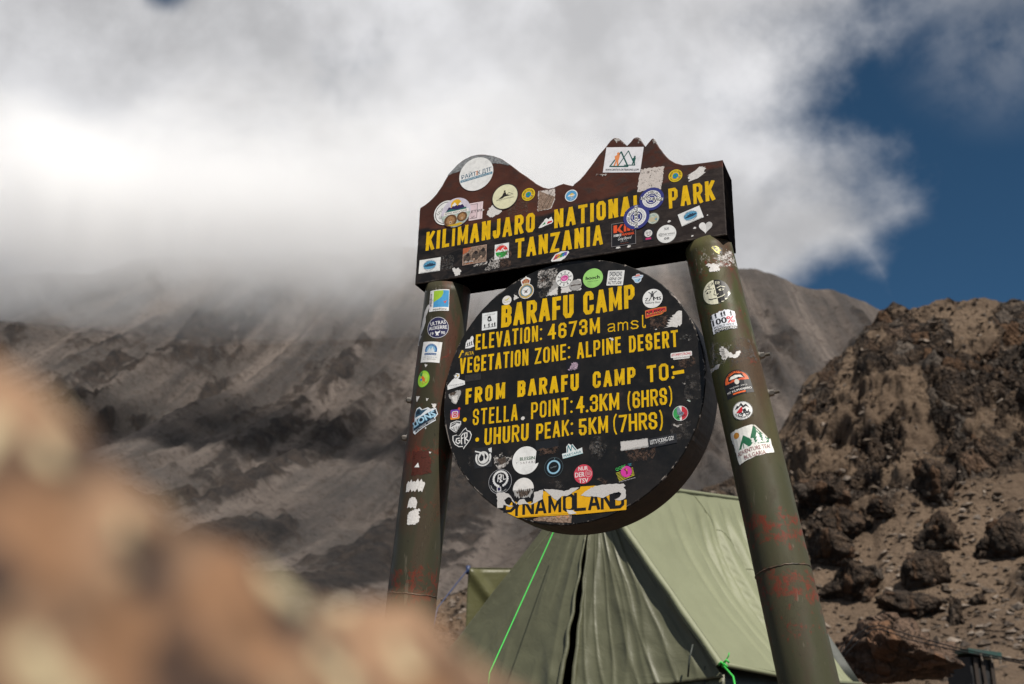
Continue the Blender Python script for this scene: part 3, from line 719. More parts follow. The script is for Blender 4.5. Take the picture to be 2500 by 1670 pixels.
def post_mat(name, gr, brn, redzones, seed):
    m, k = material(name, 0.5, 0.16)
    st = k.vm('MULTIPLY', k.vm('ADD', k.P, (seed, 0, 0)), (1.0, 1.0, 0.28))
    n1 = k.noise(st, 9, 5, 0.6, 0.3); n2 = k.noise(k.P, 34, 6, 0.75, 0.5); n3 = k.noise(k.vm('MULTIPLY', k.P, (1, 1, 0.5)), 110, 5, 0.75); n4 = k.noise(st, 3.2, 3, 0.5)
    z = k.n('ShaderNodeSeparateXYZ'); k.put(z.inputs[0], k.P); zz = z.outputs[2]
    c = k.mix(k.mr(n1, 0.45, 0.56), gr, brn)
    c = k.mix(k.m('MULTIPLY', k.mr(n4, 0.5, 0.58), 0.6), c, tuple(x * 1.45 for x in gr))
    c = k.mix(k.m('MULTIPLY', k.mr(k.m('ADD', zz, k.m('MULTIPLY', n1, 0.5)), 1.75, 1.35), 0.7), c, (0.045, 0.043, 0.028))
    tot = None
    for (z0, hw, s) in redzones:
        w = k.m('MULTIPLY', k.mr(k.m('ABSOLUTE', k.m('SUBTRACT', zz, z0)), hw, 0.0), s)
        tot = w if tot is None else k.m('ADD', tot, w, clamp=True)
    rm = k.mr(k.m('ADD', k.m('ADD', k.m('MULTIPLY', n2, 0.8), k.m('MULTIPLY', n1, 0.2)), k.m('MULTIPLY', tot, 0.16)), 0.62, 0.72)
    c = k.mix(k.m('MULTIPLY', rm, k.mr(n3, 0.34, 0.6, 0.15, 0.95)), c, (0.14, 0.026, 0.015))
    c = k.mix(k.m('MULTIPLY', k.mr(n3, 0.62, 0.7), 0.65), c, (0.008, 0.008, 0.006))
    scr = k.noise(k.vm('MULTIPLY', k.P, (1, 1, 0.35)), 70, 6, 0.8, 2.0); scr2 = k.noise(k.vm('MULTIPLY', k.P, (1, 1, 0.12)), 60, 3, 0.6)
    c = k.mix(k.m('MULTIPLY', k.mr(k.m('ABSOLUTE', k.m('SUBTRACT', scr, 0.5)), 0.012, 0.004), k.m('MULTIPLY', k.mr(n1, 0.52, 0.6), 0.8)), c, (0.007, 0.007, 0.005))
    c = k.mix(k.m('MULTIPLY', k.mr(scr2, 0.66, 0.72), 0.5), c, (0.13, 0.115, 0.085))
    k.put(k.b.inputs['Base Color'], c)
    k.put(k.b.inputs['Roughness'], k.mr(n1, 0.35, 0.65, 0.36, 0.66))
    bump(k, k.m('ADD', k.m('MULTIPLY', k.noise(st, 6, 3, 0.5), 6.0), k.m('ADD', k.m('MULTIPLY', n2, 0.5), n3)), 0.16, 0.003)
    return m
m_pl = post_mat('worn_olive_paint', (0.044, 0.040, 0.023), (0.076, 0.035, 0.022), [(1.72, .14, .5), (1.5, .12, .7), (1.36, .08, 1), (1.18, .09, .5), (0.92, .13, 1.1), (0.72, .12, .9)], 0)
m_pr = post_mat('worn_green_paint', (0.050, 0.052, 0.020), (0.062, 0.038, 0.021), [(1.9, .1, .8), (1.72, .12, .7), (1.56, .06, .5), (1.02, .10, 1.25), (0.86, .09, 1.2), (0.74, .1, .6)], 7)
m_steel, k = material('bolt_steel', 0.35); k.b.inputs['Metallic'].default_value = 0.85; k.put(k.b.inputs['Base Color'], k.mix(k.noise(k.P, 90, 4), (0.35, 0.33, 0.3), (0.2, 0.16, 0.12)))
m_let, k = material('yellow_lettering_paint', 0.55, 0.18)
n1 = k.noise(k.vm('MULTIPLY', k.P, (1, 1, 0.5)), 40, 5, 0.7, 0.3); n2 = k.noise(k.P, 190, 4, 0.75); n3 = k.noise(k.vm('MULTIPLY', k.P, (1, 1, 0.22)), 120, 3, 0.6)
c = k.mix(k.mr(n1, 0.35, 0.7), (0.78, 0.475, 0.003), (0.60, 0.365, 0.006))
c = k.mix(k.m('MULTIPLY', k.mr(n3, 0.5, 0.7), 0.22), c, (0.2, 0.13, 0.012))
c = k.mix(k.m('MULTIPLY', k.mr(n2, 0.62, 0.7), 0.8), c, (0.05, 0.035, 0.012))
k.put(k.b.inputs['Base Color'], c)

# --- name board: one box whose top edge is cut to a mountain outline
front = [(1, 70, 1500), (1, 80, 770), (1, 105, 750), (1, 150, 722), (1, 190, 690), (1, 240, 640), (1, 300, 560), (1, 340, 490), (1, 370, 440), (1, 420, 380), (1, 450, 345), (1, 480, 315), (1, 520, 285), (1, 560, 262), (1, 600, 244), (1, 640, 233), (1, 690, 227), (1, 740, 228), (1, 820, 242), (1, 870, 258), (1, 910, 275), (1, 960, 310), (1, 1020, 352), (1, 1080, 400), (1, 1150, 445), (1, 1220, 497), (1, 1270, 530), (1, 1310, 550), (1, 1360, 562), (1, 1410, 553), (1, 1460, 530), (1, 1510, 513), (1, 1550, 525), (1, 1600, 535), (1, 1640, 508),
         (2, 0, 525), (2, 60, 475), (2, 110, 420), (2, 170, 340), (2, 220, 270), (2, 270, 205), (2, 320, 148), (2, 360, 95), (2, 385, 72), (2, 405, 64), (2, 440, 66), (2, 480, 97), (2, 505, 122), (2, 525, 140), (2, 560, 105), (2, 585, 72), (2, 605, 60), (2, 632, 58), (2, 655, 70), (2, 680, 112), (2, 705, 150), (2, 740, 105), (2, 765, 75), (2, 780, 68), (2, 800, 82), (2, 830, 140), (2, 880, 210), (2, 910, 245), (2, 940, 275), (2, 1000, 311), (2, 1070, 330), (2, 1150, 325), (2, 1300, 305), (2, 1447, 283)]
out = [BRD.inv(px(*p)) for p in front]
out[0] = np.array([0.0, ZO]); out[1][0] = 0.0
out[-1] = np.array([BW, out[-1][1]]); out.append(np.array([BW, ZO]))
rnd = random.Random(3)
dense = []
for a, b in zip(out, out[1:] + out[:1]):
    n = max(1, int(np.linalg.norm(b - a) / 0.012))
    dense += [a + (b - a) * i / n + (np.array([rnd.gauss(0, .0004), rnd.gauss(0, .0004)]) if 0 < i else 0) for i in range(n)]
n = len(dense); bv = 0.003
cen = np.mean(dense, 0)
def inset(P, d):
    o = []
    for i in range(len(P)):
        t = P[(i + 1) % len(P)] - P[i - 1]; t = t / (np.linalg.norm(t) + 1e-9); nn = np.array([-t[1], t[0]])
        o.append(P[i] - nn * d)                              # outline runs clockwise seen from the front: inside is to the right
    return o
ins = inset(dense, bv)
V = [(p[0], 0.0, p[1]) for p in ins] + [(p[0], bv, p[1]) for p in dense] + [(p[0], BT, p[1]) for p in dense]
tri = tessellate_polygon([[Vector((p[0], p[1], 0)) for p in ins]])
F_ = [tuple(t) for t in tri]; mi = [0] * len(F_)
for i in range(n):
    j = (i + 1) % n
    F_ += [(i, j, n + j, n + i), (n + i, n + j, 2 * n + j, 2 * n + i)]; mi += [0, 1]
F_ += [tuple(2 * n + q for q in t[::-1]) for t in tri]; mi += [1] * len(tri)
bm = bmesh.new(); me = bpy.data.meshes.new('name_board'); me.from_pydata(V, [], F_); me.polygons.foreach_set('material_index', mi); bm.from_mesh(me); bmesh.ops.recalc_face_normals(bm, faces=bm.faces)
bpy.data.meshes.remove(me)
board = bm_obj('name_board', bm, [m_face, m_side], sign)
board['label'] = 'wide board with a mountain-shaped top, brown above and black below'

# --- round board
bm = bmesh.new(); NS = 220
def ringv(r, y): return [bm.verts.new((DX + r * math.cos(2 * math.pi * i / NS), y, DZ + r * math.sin(2 * math.pi * i / NS))) for i in range(NS)]
rnd = random.Random(8)
rs = [DR + rnd.gauss(0, .0005) for _ in range(NS)]
ra_ = [bm.verts.new((DX + (r - .003) * math.cos(2 * math.pi * i / NS), 0.0081, DZ + (r - .003) * math.sin(2 * math.pi * i / NS))) for i, r in enumerate(rs)]
rb_ = [bm.verts.new((DX + r * math.cos(2 * math.pi * i / NS), 0.0111, DZ + r * math.sin(2 * math.pi * i / NS))) for i, r in enumerate(rs)]
rc_, rd_ = ringv(DR, .0081 + DT - .003), ringv(DR - .003, .0081 + DT)
bm.faces.new(ra_)
for a, b, mi_ in ((ra_, rb_, 0), (rb_, rc_, 1), (rc_, rd_, 1)):
    for i in range(NS): bm.faces.new((a[i], b[i], b[(i + 1) % NS], a[(i + 1) % NS])).material_index = mi_
bm.faces.new(list(reversed(rd_))).material_index = 1
bmesh.ops.recalc_face_normals(bm, faces=bm.faces)
disc = bm_obj('round_board', bm, [m_disc, m_dside], sign)
disc['label'] = 'thick round black board with yellow lettering'

# --- posts, their welds and bolts
def post(S, mat, zt, zb):
    bm = bmesh.new(); seg = 72; rows = []
    hs = np.linspace(zb, zt, 60)
    for h in hs: rows.append([bm.verts.new(S.fwd(2 * math.pi * i / seg * S.r, h, 0.0006 * ns(i * .3, h * 6, 1))) for i in range(seg)])
    for a, b in zip(rows, rows[1:]):
        for i in range(seg): bm.faces.new((a[i], a[(i + 1) % seg], b[(i + 1) % seg], b[i]))
    bm.faces.new(rows[-1]); bm.faces.new(list(reversed(rows[0])))
    bmesh.ops.recalc_face_normals(bm, faces=bm.faces)
    return bm_obj('post', bm, mat, sign, True)
postl = post(PL, m_pl, -0.004, -2.02); postl['label'] = 'left leaning post with red patches and torn stickers'
postr = post(PR, m_pr, -0.004, -2.05); postr['label'] = 'right leaning post with two bolts on its outer side'
m_weld, k = material('weld_bead_paint', 0.45); k.put(k.b.inputs['Base Color'], k.mix(k.mr(k.noise(k.P, 60, 4), 0.4, 0.6), (0.03, 0.024, 0.015), (0.1, 0.06, 0.04)))
def weld(S, q, par):
    b = S.inv(q)[1]; bm = bmesh.new(); pts = []
    for i in range(121):
        f = 2 * math.pi * i / 120 * S.r; pts.append(S.fwd(f, b + 0.0025 * ns(math.cos(i * .05236) * 6, math.sin(i * .05236) * 6, 4), 0.0004))
    tube(bm, pts, [0.0017 + 0.0009 * ns(i * .5, 2, 2) for i in range(120)] + [0.0017 + 0.0009 * ns(0, 2, 2)], 6, False)
    bm_obj('weld', bm, m_weld, par, True)
weld(PL, px(9, 230, 1130), postl); weld(PR, px(10, 600, 765), postr)
def bolt(S, z, x, y, par, side, out_len):
    b = S.inv(px(z, x, y))[1]
    f = (math.pi / 2 + 0.2) * S.r * side if side > 0 else -(math.pi / 2 - 0.45) * S.r
    p0, p1 = S.fwd(f, b, 0), S.fwd(f, b, out_len); ax = (p1 - p0).normalized()
    bm = bmesh.new(); tube(bm, [p0 - ax * .004, p0 + ax * .003], 0.013, 18); tube(bm, [p0 + ax * .003, p0 + ax * .011], 0.0105, 6); tube(bm, [p0 + ax * .011, p0 + ax * .016], 0.0098, 6)
    pts = [p0 + ax * (.014 + (out_len - .014) * i / 24) for i in range(25)]
    tube(bm, pts, [0.0058 if i % 2 else 0.0050 for i in range(25)], 10)
    bm_obj('bolt', bm, m_steel, par)
bolt(PR, 8, 505, 803, postr, 1, 0.033); bolt(PR, 8, 570, 1055, postr, 1, 0.033)
bolt(PL, 7, 226, 1138, postl, -1, 0.02); bolt(PL, 7, 195, 1450, postl, -1, 0.02)

# ------------------------------------------------------------------ painted lettering: a stroke alphabet
OCT = [(.27, 0), (0, .13), (0, .87), (.27, 1), (.73, 1), (1, .87), (1, .13), (.73, 0)]
GL = {'A': [[(0, 0), (.44, 1)], [(.56, 1), (1, 0)], [(.2, .27), (.8, .27)]], 'B': [[(0, 0), (0, 1), (.72, 1), (1, .88), (1, .64), (.78, .53), (0, .53)], [(.78, .53), (1, .4), (1, .12), (.72, 0), (0, 0)]],
      'C': [[(1, .74), (1, .87), (.73, 1), (.27, 1), (0, .87), (0, .13), (.27, 0), (.73, 0), (1, .13), (1, .26)]], 'D': [[(0, 0), (0, 1), (.68, 1), (1, .84), (1, .16), (.68, 0), (0, 0)]],
      'E': [[(1, 1), (0, 1), (0, 0), (1, 0)], [(0, .52), (.82, .52)]], 'F': [[(1, 1), (0, 1), (0, 0)], [(0, .5), (.82, .5)]], 'G': [[(1, .76), (1, .87), (.73, 1), (.27, 1), (0, .87), (0, .13), (.27, 0), (.73, 0), (1, .13), (1, .42), (.55, .42)]],
      'H': [[(0, 0), (0, 1)], [(1, 0), (1, 1)], [(0, .5), (1, .5)]], 'I': [[(.5, 0), (.5, 1)]], 'J': [[(1, 1), (1, .15), (.72, 0), (.28, 0), (0, .13), (0, .3)]], 'K': [[(0, 0), (0, 1)], [(0, .36), (1, 1)], [(.34, .58), (1, 0)]],
      'L': [[(0, 1), (0, 0), (1, 0)]], 'M': [[(0, 0), (0, 1)], [(0, 1), (.5, .2), (1, 1)], [(1, 0), (1, 1)]], 'N': [[(0, 0), (0, 1)], [(0, 1), (1, 0)], [(1, 0), (1, 1)]], 'O': [OCT + OCT[:1]],
      'P': [[(0, 0), (0, 1), (.72, 1), (1, .88), (1, .56), (.72, .44), (0, .44)]], 'R': [[(0, 0), (0, 1), (.72, 1), (1, .88), (1, .6), (.72, .48), (0, .48)], [(.5, .48), (1, 0)]],
      'S': [[(1, .7), (1, .87), (.73, 1), (.27, 1), (0, .87), (0, .66), (.15, .56), (.85, .44), (1, .34), (1, .13), (.73, 0), (.27, 0), (0, .13), (0, .3)]], 'T': [[(0, 1), (1, 1)], [(.5, 1), (.5, 0)]],
      'U': [[(0, 1), (0, .14), (.27, 0), (.73, 0), (1, .14), (1, 1)]], 'V': [[(0, 1), (.44, 0)], [(.56, 0), (1, 1)]], 'Y': [[(0, 1), (.5, .45)], [(1, 1), (.5, .45)], [(.5, .5), (.5, 0)]], 'Z': [[(0, 1), (1, 1), (0, 0), (1, 0)]],
      '4': [[(.72, 0), (.72, 1)], [(.72, 1), (0, .34), (1, .34)]], '6': [[(1, .78), (1, .87), (.73, 1), (.27, 1), (0, .87), (0, .13), (.27, 0), (.73, 0), (1, .13), (1, .42), (.73, .55), (0, .55)]], '7': [[(0, 1), (1, 1), (.3, 0)]],
      '3': [[(0, .78), (.0, .88), (.27, 1), (.73, 1), (1, .87), (1, .64), (.8, .53), (.4, .53)], [(.8, .53), (1, .42), (1, .13), (.73, 0), (.27, 0), (0, .13), (0, .26)]], '5': [[(.95, 1), (0, 1), (0, .56), (.73, .56), (1, .44), (1, .13), (.73, 0), (.27, 0), (0, .13), (0, .26)]],
      '(': [[(1, 1.12), (.45, .95), (.1, .7), (.1, .3), (.45, .02), (1, -.18)]], ')': [[(0, 1.12), (.55, .95), (.9, .7), (.9, .3), (.55, .02), (0, -.18)]],
      'a': [[(.05, .9), (.3, 1), (.8, 1), (.95, .85), (.95, .12), (1, 0)], [(.95, .55), (.25, .5), (.02, .3), (.12, .05), (.6, .02), (.95, .25)]], 'm': [[(0, 0), (0, 1)], [(0, .8), (.25, 1), (.5, .85), (.5, 0)], [(.5, .8), (.78, 1), (1, .85), (1, 0)]],
      's': [[(.95, .85), (.7, 1), (.2, 1), (.02, .8), (.2, .58), (.8, .45), (1, .22), (.8, 0), (.2, 0), (0, .15)]], 'l': [[(.25, 1), (.25, .1), (.5, 0), (1, 0), (1, .14)]]}
GW = {'I': 0.0, 'M': 1.22, 'L': .85, 'E': .86, 'F': .82, 'J': .85, '(': .55, ')': .55, ':': 0.0, '.': 0.0, 'm': 1.3, 'l': .55, 'A': 1.06, 'V': 1.06, 'T': 1.0}
lay_n = [0]
def stroke(bm, pts, t, conv, lay, clip=None):
    pts = [Vector(p) for p in pts]; closed = (pts[0] - pts[-1]).length < 1e-6
    if closed: pts = pts[:-1]
    N = len(pts); L = []
    if not closed:
        pts[0] = pts[0] + (pts[0] - pts[1]).normalized() * t / 2; pts[-1] = pts[-1] + (pts[-1] - pts[-2]).normalized() * t / 2
    for i in range(N):
        a = pts[i - 1] if (i or closed) else None; b = pts[(i + 1) % N] if (i < N - 1 or closed) else None
        d0 = (pts[i] - a).normalized() if a is not None else None; d1 = (b - pts[i]).normalized() if b is not None else None
        d0 = d1 if d0 is None else d0; d1 = d0 if d1 is None else d1
        n0, n1 = Vector((-d0.y, d0.x)), Vector((-d1.y, d1.x)); mm = (n0 + n1)
        mm = mm.normalized() if mm.length > .1 else n0
        L.append((pts[i] + mm * min(t / 2 / max(.35, mm.dot(n0)), t), pts[i] - mm * min(t / 2 / max(.35, mm.dot(n0)), t)))
    for i in range(N if closed else N - 1):
        a, b = L[i], L[(i + 1) % N]; q = [a[0], a[1], b[1], b[0]]
        if clip: q = clip_y(q, *clip)
        if len(q) < 3: continue
        lay_n[0] = (lay_n[0] + 1) % 24
        bm.faces.new([bm.verts.new(conv(p.x, p.y, lay_n[0])) for p in q])
def clip_y(q, lo, hi):
    for s, lim in ((1, lo), (-1, hi)):
        o = []
        for i in range(len(q)):
            a, b = q[i - 1], q[i]; da, db = s * (a.y - lim), s * (b.y - lim)
            if (da >= 0) != (db >= 0): o.append(a + (b - a) * (da / (da - db)))
            if db >= 0: o.append(b)
        q = o
    return q
def bolds(txt): return txt
rl = random.Random(21)
def word(S, par, txt, bl, br, h, t=0.16, gap=0.30, name='lettering', w0=None):
    a, b = S.inv(px(*bl)), S.inv(px(*br)); L = np.linalg.norm(b - a); ux = (b - a) / L; uz = np.array([-ux[1], ux[0]]); uz = np.array([0.0, 1.0]) * .75 + uz * .25
    H = S.inv(px(bl[0], bl[1], bl[2] - h))[1] - a[1]
    T_ = t * H
    # solve for the glyph width that fills the measured length
    fixed = sum(T_ for c in txt if GW.get(c, 1) == 0) ; nw = sum(GW.get(c, 1) for c in txt if c != ' ') ; nsp = txt.count(' ')
    ng = len([c for c in txt if c != ' ']) - 1 - nsp
    u = (L - fixed) / (nw + gap * max(ng, 0) + 0.75 * nsp)
    bm = bmesh.new(); x = 0.0; lay = 0
    for ch in txt:
        if ch == ' ': x += (0.75 - gap) * u; continue
        w = GW.get(ch, 1) * u or T_
        dy = rl.gauss(0, .008) * H; hh = H * (1 + rl.gauss(0, .008)); tt = T_ * (1 + rl.gauss(0, .05))
        if ch in 'am s': hh *= 0.66
        if ch == 'm' or ch == 'a' or ch == 's': pass
        def conv(p, q, l):
            e = a + ux * (p + rl.gauss(0, .00018)) + uz * (q + rl.gauss(0, .00018)); return S.fwd(e[0], e[1], 0.00012 + 0.00001 * l)
        def mp(p): return (x + tt / 2 + p[0] * (w - tt), dy + tt / 2 + p[1] * (hh - tt))
        if ch in ':.':
            for yy in ((.12, .72) if ch == ':' else (.08,)):
                c_ = (x + w / 2, dy + yy * hh); bm.faces.new([bm.verts.new(conv(c_[0] + .56 * tt * math.cos(i * .628), c_[1] + .56 * tt * math.sin(i * .628), 0)) for i in range(10)])
        else:
            for pl in GL[ch]:
                thin = tt * (.62 if ch in '()' else 1)
                stroke(bm, [mp(p) for p in pl], thin, conv, lay % 9, None if ch in '()' else (dy - .0005, dy + hh + .0005)); lay += 1
        x += w + gap * u
    o = bm_obj(name, bm, m_let, par); return o
def dot(S, par, z, x, y, r, name='lettering'):
    c = S.inv(px(z, x, y)); rr_ = np.linalg.norm(S.inv(px(z, x + r, y)) - c); bm = bmesh.new()
    bm.faces.new([bm.verts.new(S.fwd(c[0] + rr_ * (1 + .08 * ns(i, x)) * math.cos(i * .449), c[1] + rr_ * math.sin(i * .449), .00012)) for i in range(14)])
    bm_obj(name, bm, m_let, par)
word(BRD, board, 'KILIMANJARO', (1, 157, 1178), (1, 1228, 985), 180, .175)
word(BRD, board, 'NATIONAL', (1, 1420, 955), (2, 672, 806), 182, .178)
word(BRD, board, 'PARK', (2, 938, 760), (2, 1392, 677), 194, .165)
word(BRD, board, 'TANZANIA', (1, 1035, 1250), (2, 288, 1112), 188, .165)
word(DSC, disc, 'BARAFU', (3, 662, 832), (3, 1478, 708), 252, .175, .22)
word(DSC, disc, 'CAMP', (4, 112, 690), (4, 692, 602), 256, .175, .22)
word(DSC, disc, 'ELEVATION:', (3, 372, 1084), (3, 1122, 978), 174, .14)
word(DSC, disc, '4673M', (3, 1190, 968), (4, 298, 888), 172, .155)
word(DSC, disc, 'amsl', (4, 383, 884), (4, 815, 832), 146, .085, .34)
word(DSC, disc, 'VEGETATION', (3, 192, 1354), (3, 966, 1250), 178, .135)
word(DSC, disc, 'ZONE:', (3, 1040, 1242), (3, 1438, 1183), 176, .13)
word(DSC, disc, 'ALPINE', (4, 40, 1183), (4, 536, 1115), 180, .135)
word(DSC, disc, 'DESERT', (4, 628, 1112), (4, 1180, 1042), 186, .145)
word(DSC, disc, 'FROM', (5, 238, 200), (5, 648, 135), 162, .19, .42)
word(DSC, disc, 'BARAFU', (5, 776, 127), (3, 1536, 1530), 168, .19, .34)
word(DSC, disc, 'CAMP', (4, 218, 1512), (4, 700, 1456), 182, .19, .34)
word(DSC, disc, 'TO:', (4, 830, 1452), (4, 1138, 1408), 190, .165, .3)
word(DSC, disc, 'STELLA', (5, 313, 420), (5, 777, 365), 165, .125, .36)
word(DSC, disc, 'POINT:', (5, 918, 352), (5, 1347, 295), 170, .13, .3)
word(DSC, disc, '4.3KM', (6, 30, 294), (6, 474, 252), 172, .15, .2)
word(DSC, disc, '(6HRS)', (6, 556, 250), (6, 1030, 196), 172, .14, .2)
word(DSC, disc, 'UHURU', (5, 434, 622), (5, 890, 575), 172, .15, .26)
word(DSC, disc, 'PEAK:', (5, 970, 568), (5, 1352, 520), 166, .14, .26)
word(DSC, disc, '5KM', (6, 57, 524), (6, 358, 492), 172, .15, .25)
word(DSC, disc, '(7HRS)', (6, 408, 494), (6, 934, 446), 176, .14, .2)
dot(DSC, disc, 5, 232, 358, 20); dot(DSC, disc, 5, 360, 565, 20)
bm = bmesh.new()
a, b = DSC.inv(px(4, 1140, 1340)), DSC.inv(px(4, 1225, 1326))
stroke(bm, [a, b], 0.012, lambda p, q, l: DSC.fwd(p, q, .00013), 0); bm_obj('lettering', bm, m_let, disc)

# ------------------------------------------------------------------ stickers: each one mesh, its print in thin layers
_cm = {}
def cmat(hx):
    if hx not in _cm:
        m, k = material('print_' + hx, 0.42, 0.35)
        c = tuple(x * 0.86 for x in lin(hx))
        k.put(k.b.inputs['Base Color'], k.mix(k.mr(k.noise(k.P, 38, 5, 0.7), 0.4, 0.75), c, tuple(x * 0.8 for x in c)))
        _cm[hx] = m
    return _cm[hx]
def residue(name, a, b, sc, cut=None, soft=0.08, str_=None):
    m, k = material(name, 0.75, 0.2)
    P = k.vm('MULTIPLY', k.P, str_) if str_ else k.P
    n = k.noise(P, sc, 6, 0.75, 0.3); n2 = k.noise(k.P, sc * 3.5, 5, 0.75)
    k.put(k.b.inputs['Base Color'], k.mix(k.mr(n2, 0.35, 0.65), a, b))
    if cut is not None: k.put(k.b.inputs['Alpha'], k.mr(k.m('ADD', k.m('MULTIPLY', n, 0.6), k.m('MULTIPLY', n2, 0.4)), cut, cut + soft))
    bump(k, n2, 0.3, 0.001)
    _cm[name] = m
residue('torn_paper', (0.70, 0.68, 0.66), (0.55, 0.53, 0.51), 60)
residue('grey_paper', (0.42, 0.41, 0.40), (0.27, 0.265, 0.26), 80)
residue('glue_white', (0.62, 0.59, 0.56), (0.4, 0.37, 0.35), 70, 0.47)
residue('glue_grey', (0.33, 0.32, 0.31), (0.14, 0.13, 0.12), 60, 0.5, 0.14)
residue('glue_faint', (0.16, 0.145, 0.135), (0.07, 0.062, 0.058), 45, 0.47, 0.2)
residue('glue_brown', (0.15, 0.09, 0.065), (0.07, 0.045, 0.035), 55, 0.46, 0.14)
residue('speckled_paper', (0.62, 0.56, 0.52), (0.5, 0.45, 0.42), 75, 0.41, 0.06)
residue('streaked_glue', (0.5, 0.46, 0.4), (0.28, 0.25, 0.2), 70, 0.52, 0.08, (1, 1, 0.25))
residue('old_red_paint', (0.085, 0.02, 0.013), (0.055, 0.016, 0.011), 60, 0.36, 0.1)
residue('dark_film', (0.02, 0.02, 0.022), (0.03, 0.028, 0.03), 30)
residue('photo_tan', (0.36, 0.26, 0.2), (0.12, 0.075, 0.05), 48)
residue('photo_dark', (0.03, 0.022, 0.02), (0.12, 0.09, 0.07), 60)
residue('photo_glitter', (0.55, 0.4, 0.5), (0.05, 0.05, 0.08), 60)
residue('photo_lion', (0.42, 0.25, 0.11), (0.2, 0.1, 0.045), 60)
residue('photo_pale', (0.5, 0.56, 0.5), (0.25, 0.33, 0.3), 40)
residue('snow_paint', (0.30, 0.31, 0.32), (0.10, 0.105, 0.11), 22)
residue('orange_scrap', (0.5, 0.17, 0.03), (0.42, 0.33, 0.25), 55)
residue('paper_fibre', (0.62, 0.6, 0.58), (0.45, 0.43, 0.42), 150)
_fc = bpy.data.curves.new('text', 'FONT'); _fc.resolution_u = 2; _fc.fill_mode = 'FRONT'
_fo = bpy.data.objects.new('text', _fc)
def text_mesh(s, bold):
    _fc.body = s; _fc.offset = bold; m = _fo.to_mesh()
    v = [(q.co.x, q.co.y) for q in m.vertices]; f = [tuple(p.vertices) for p in m.polygons]; _fo.to_mesh_clear()
    return v, f
CAP = 0.70
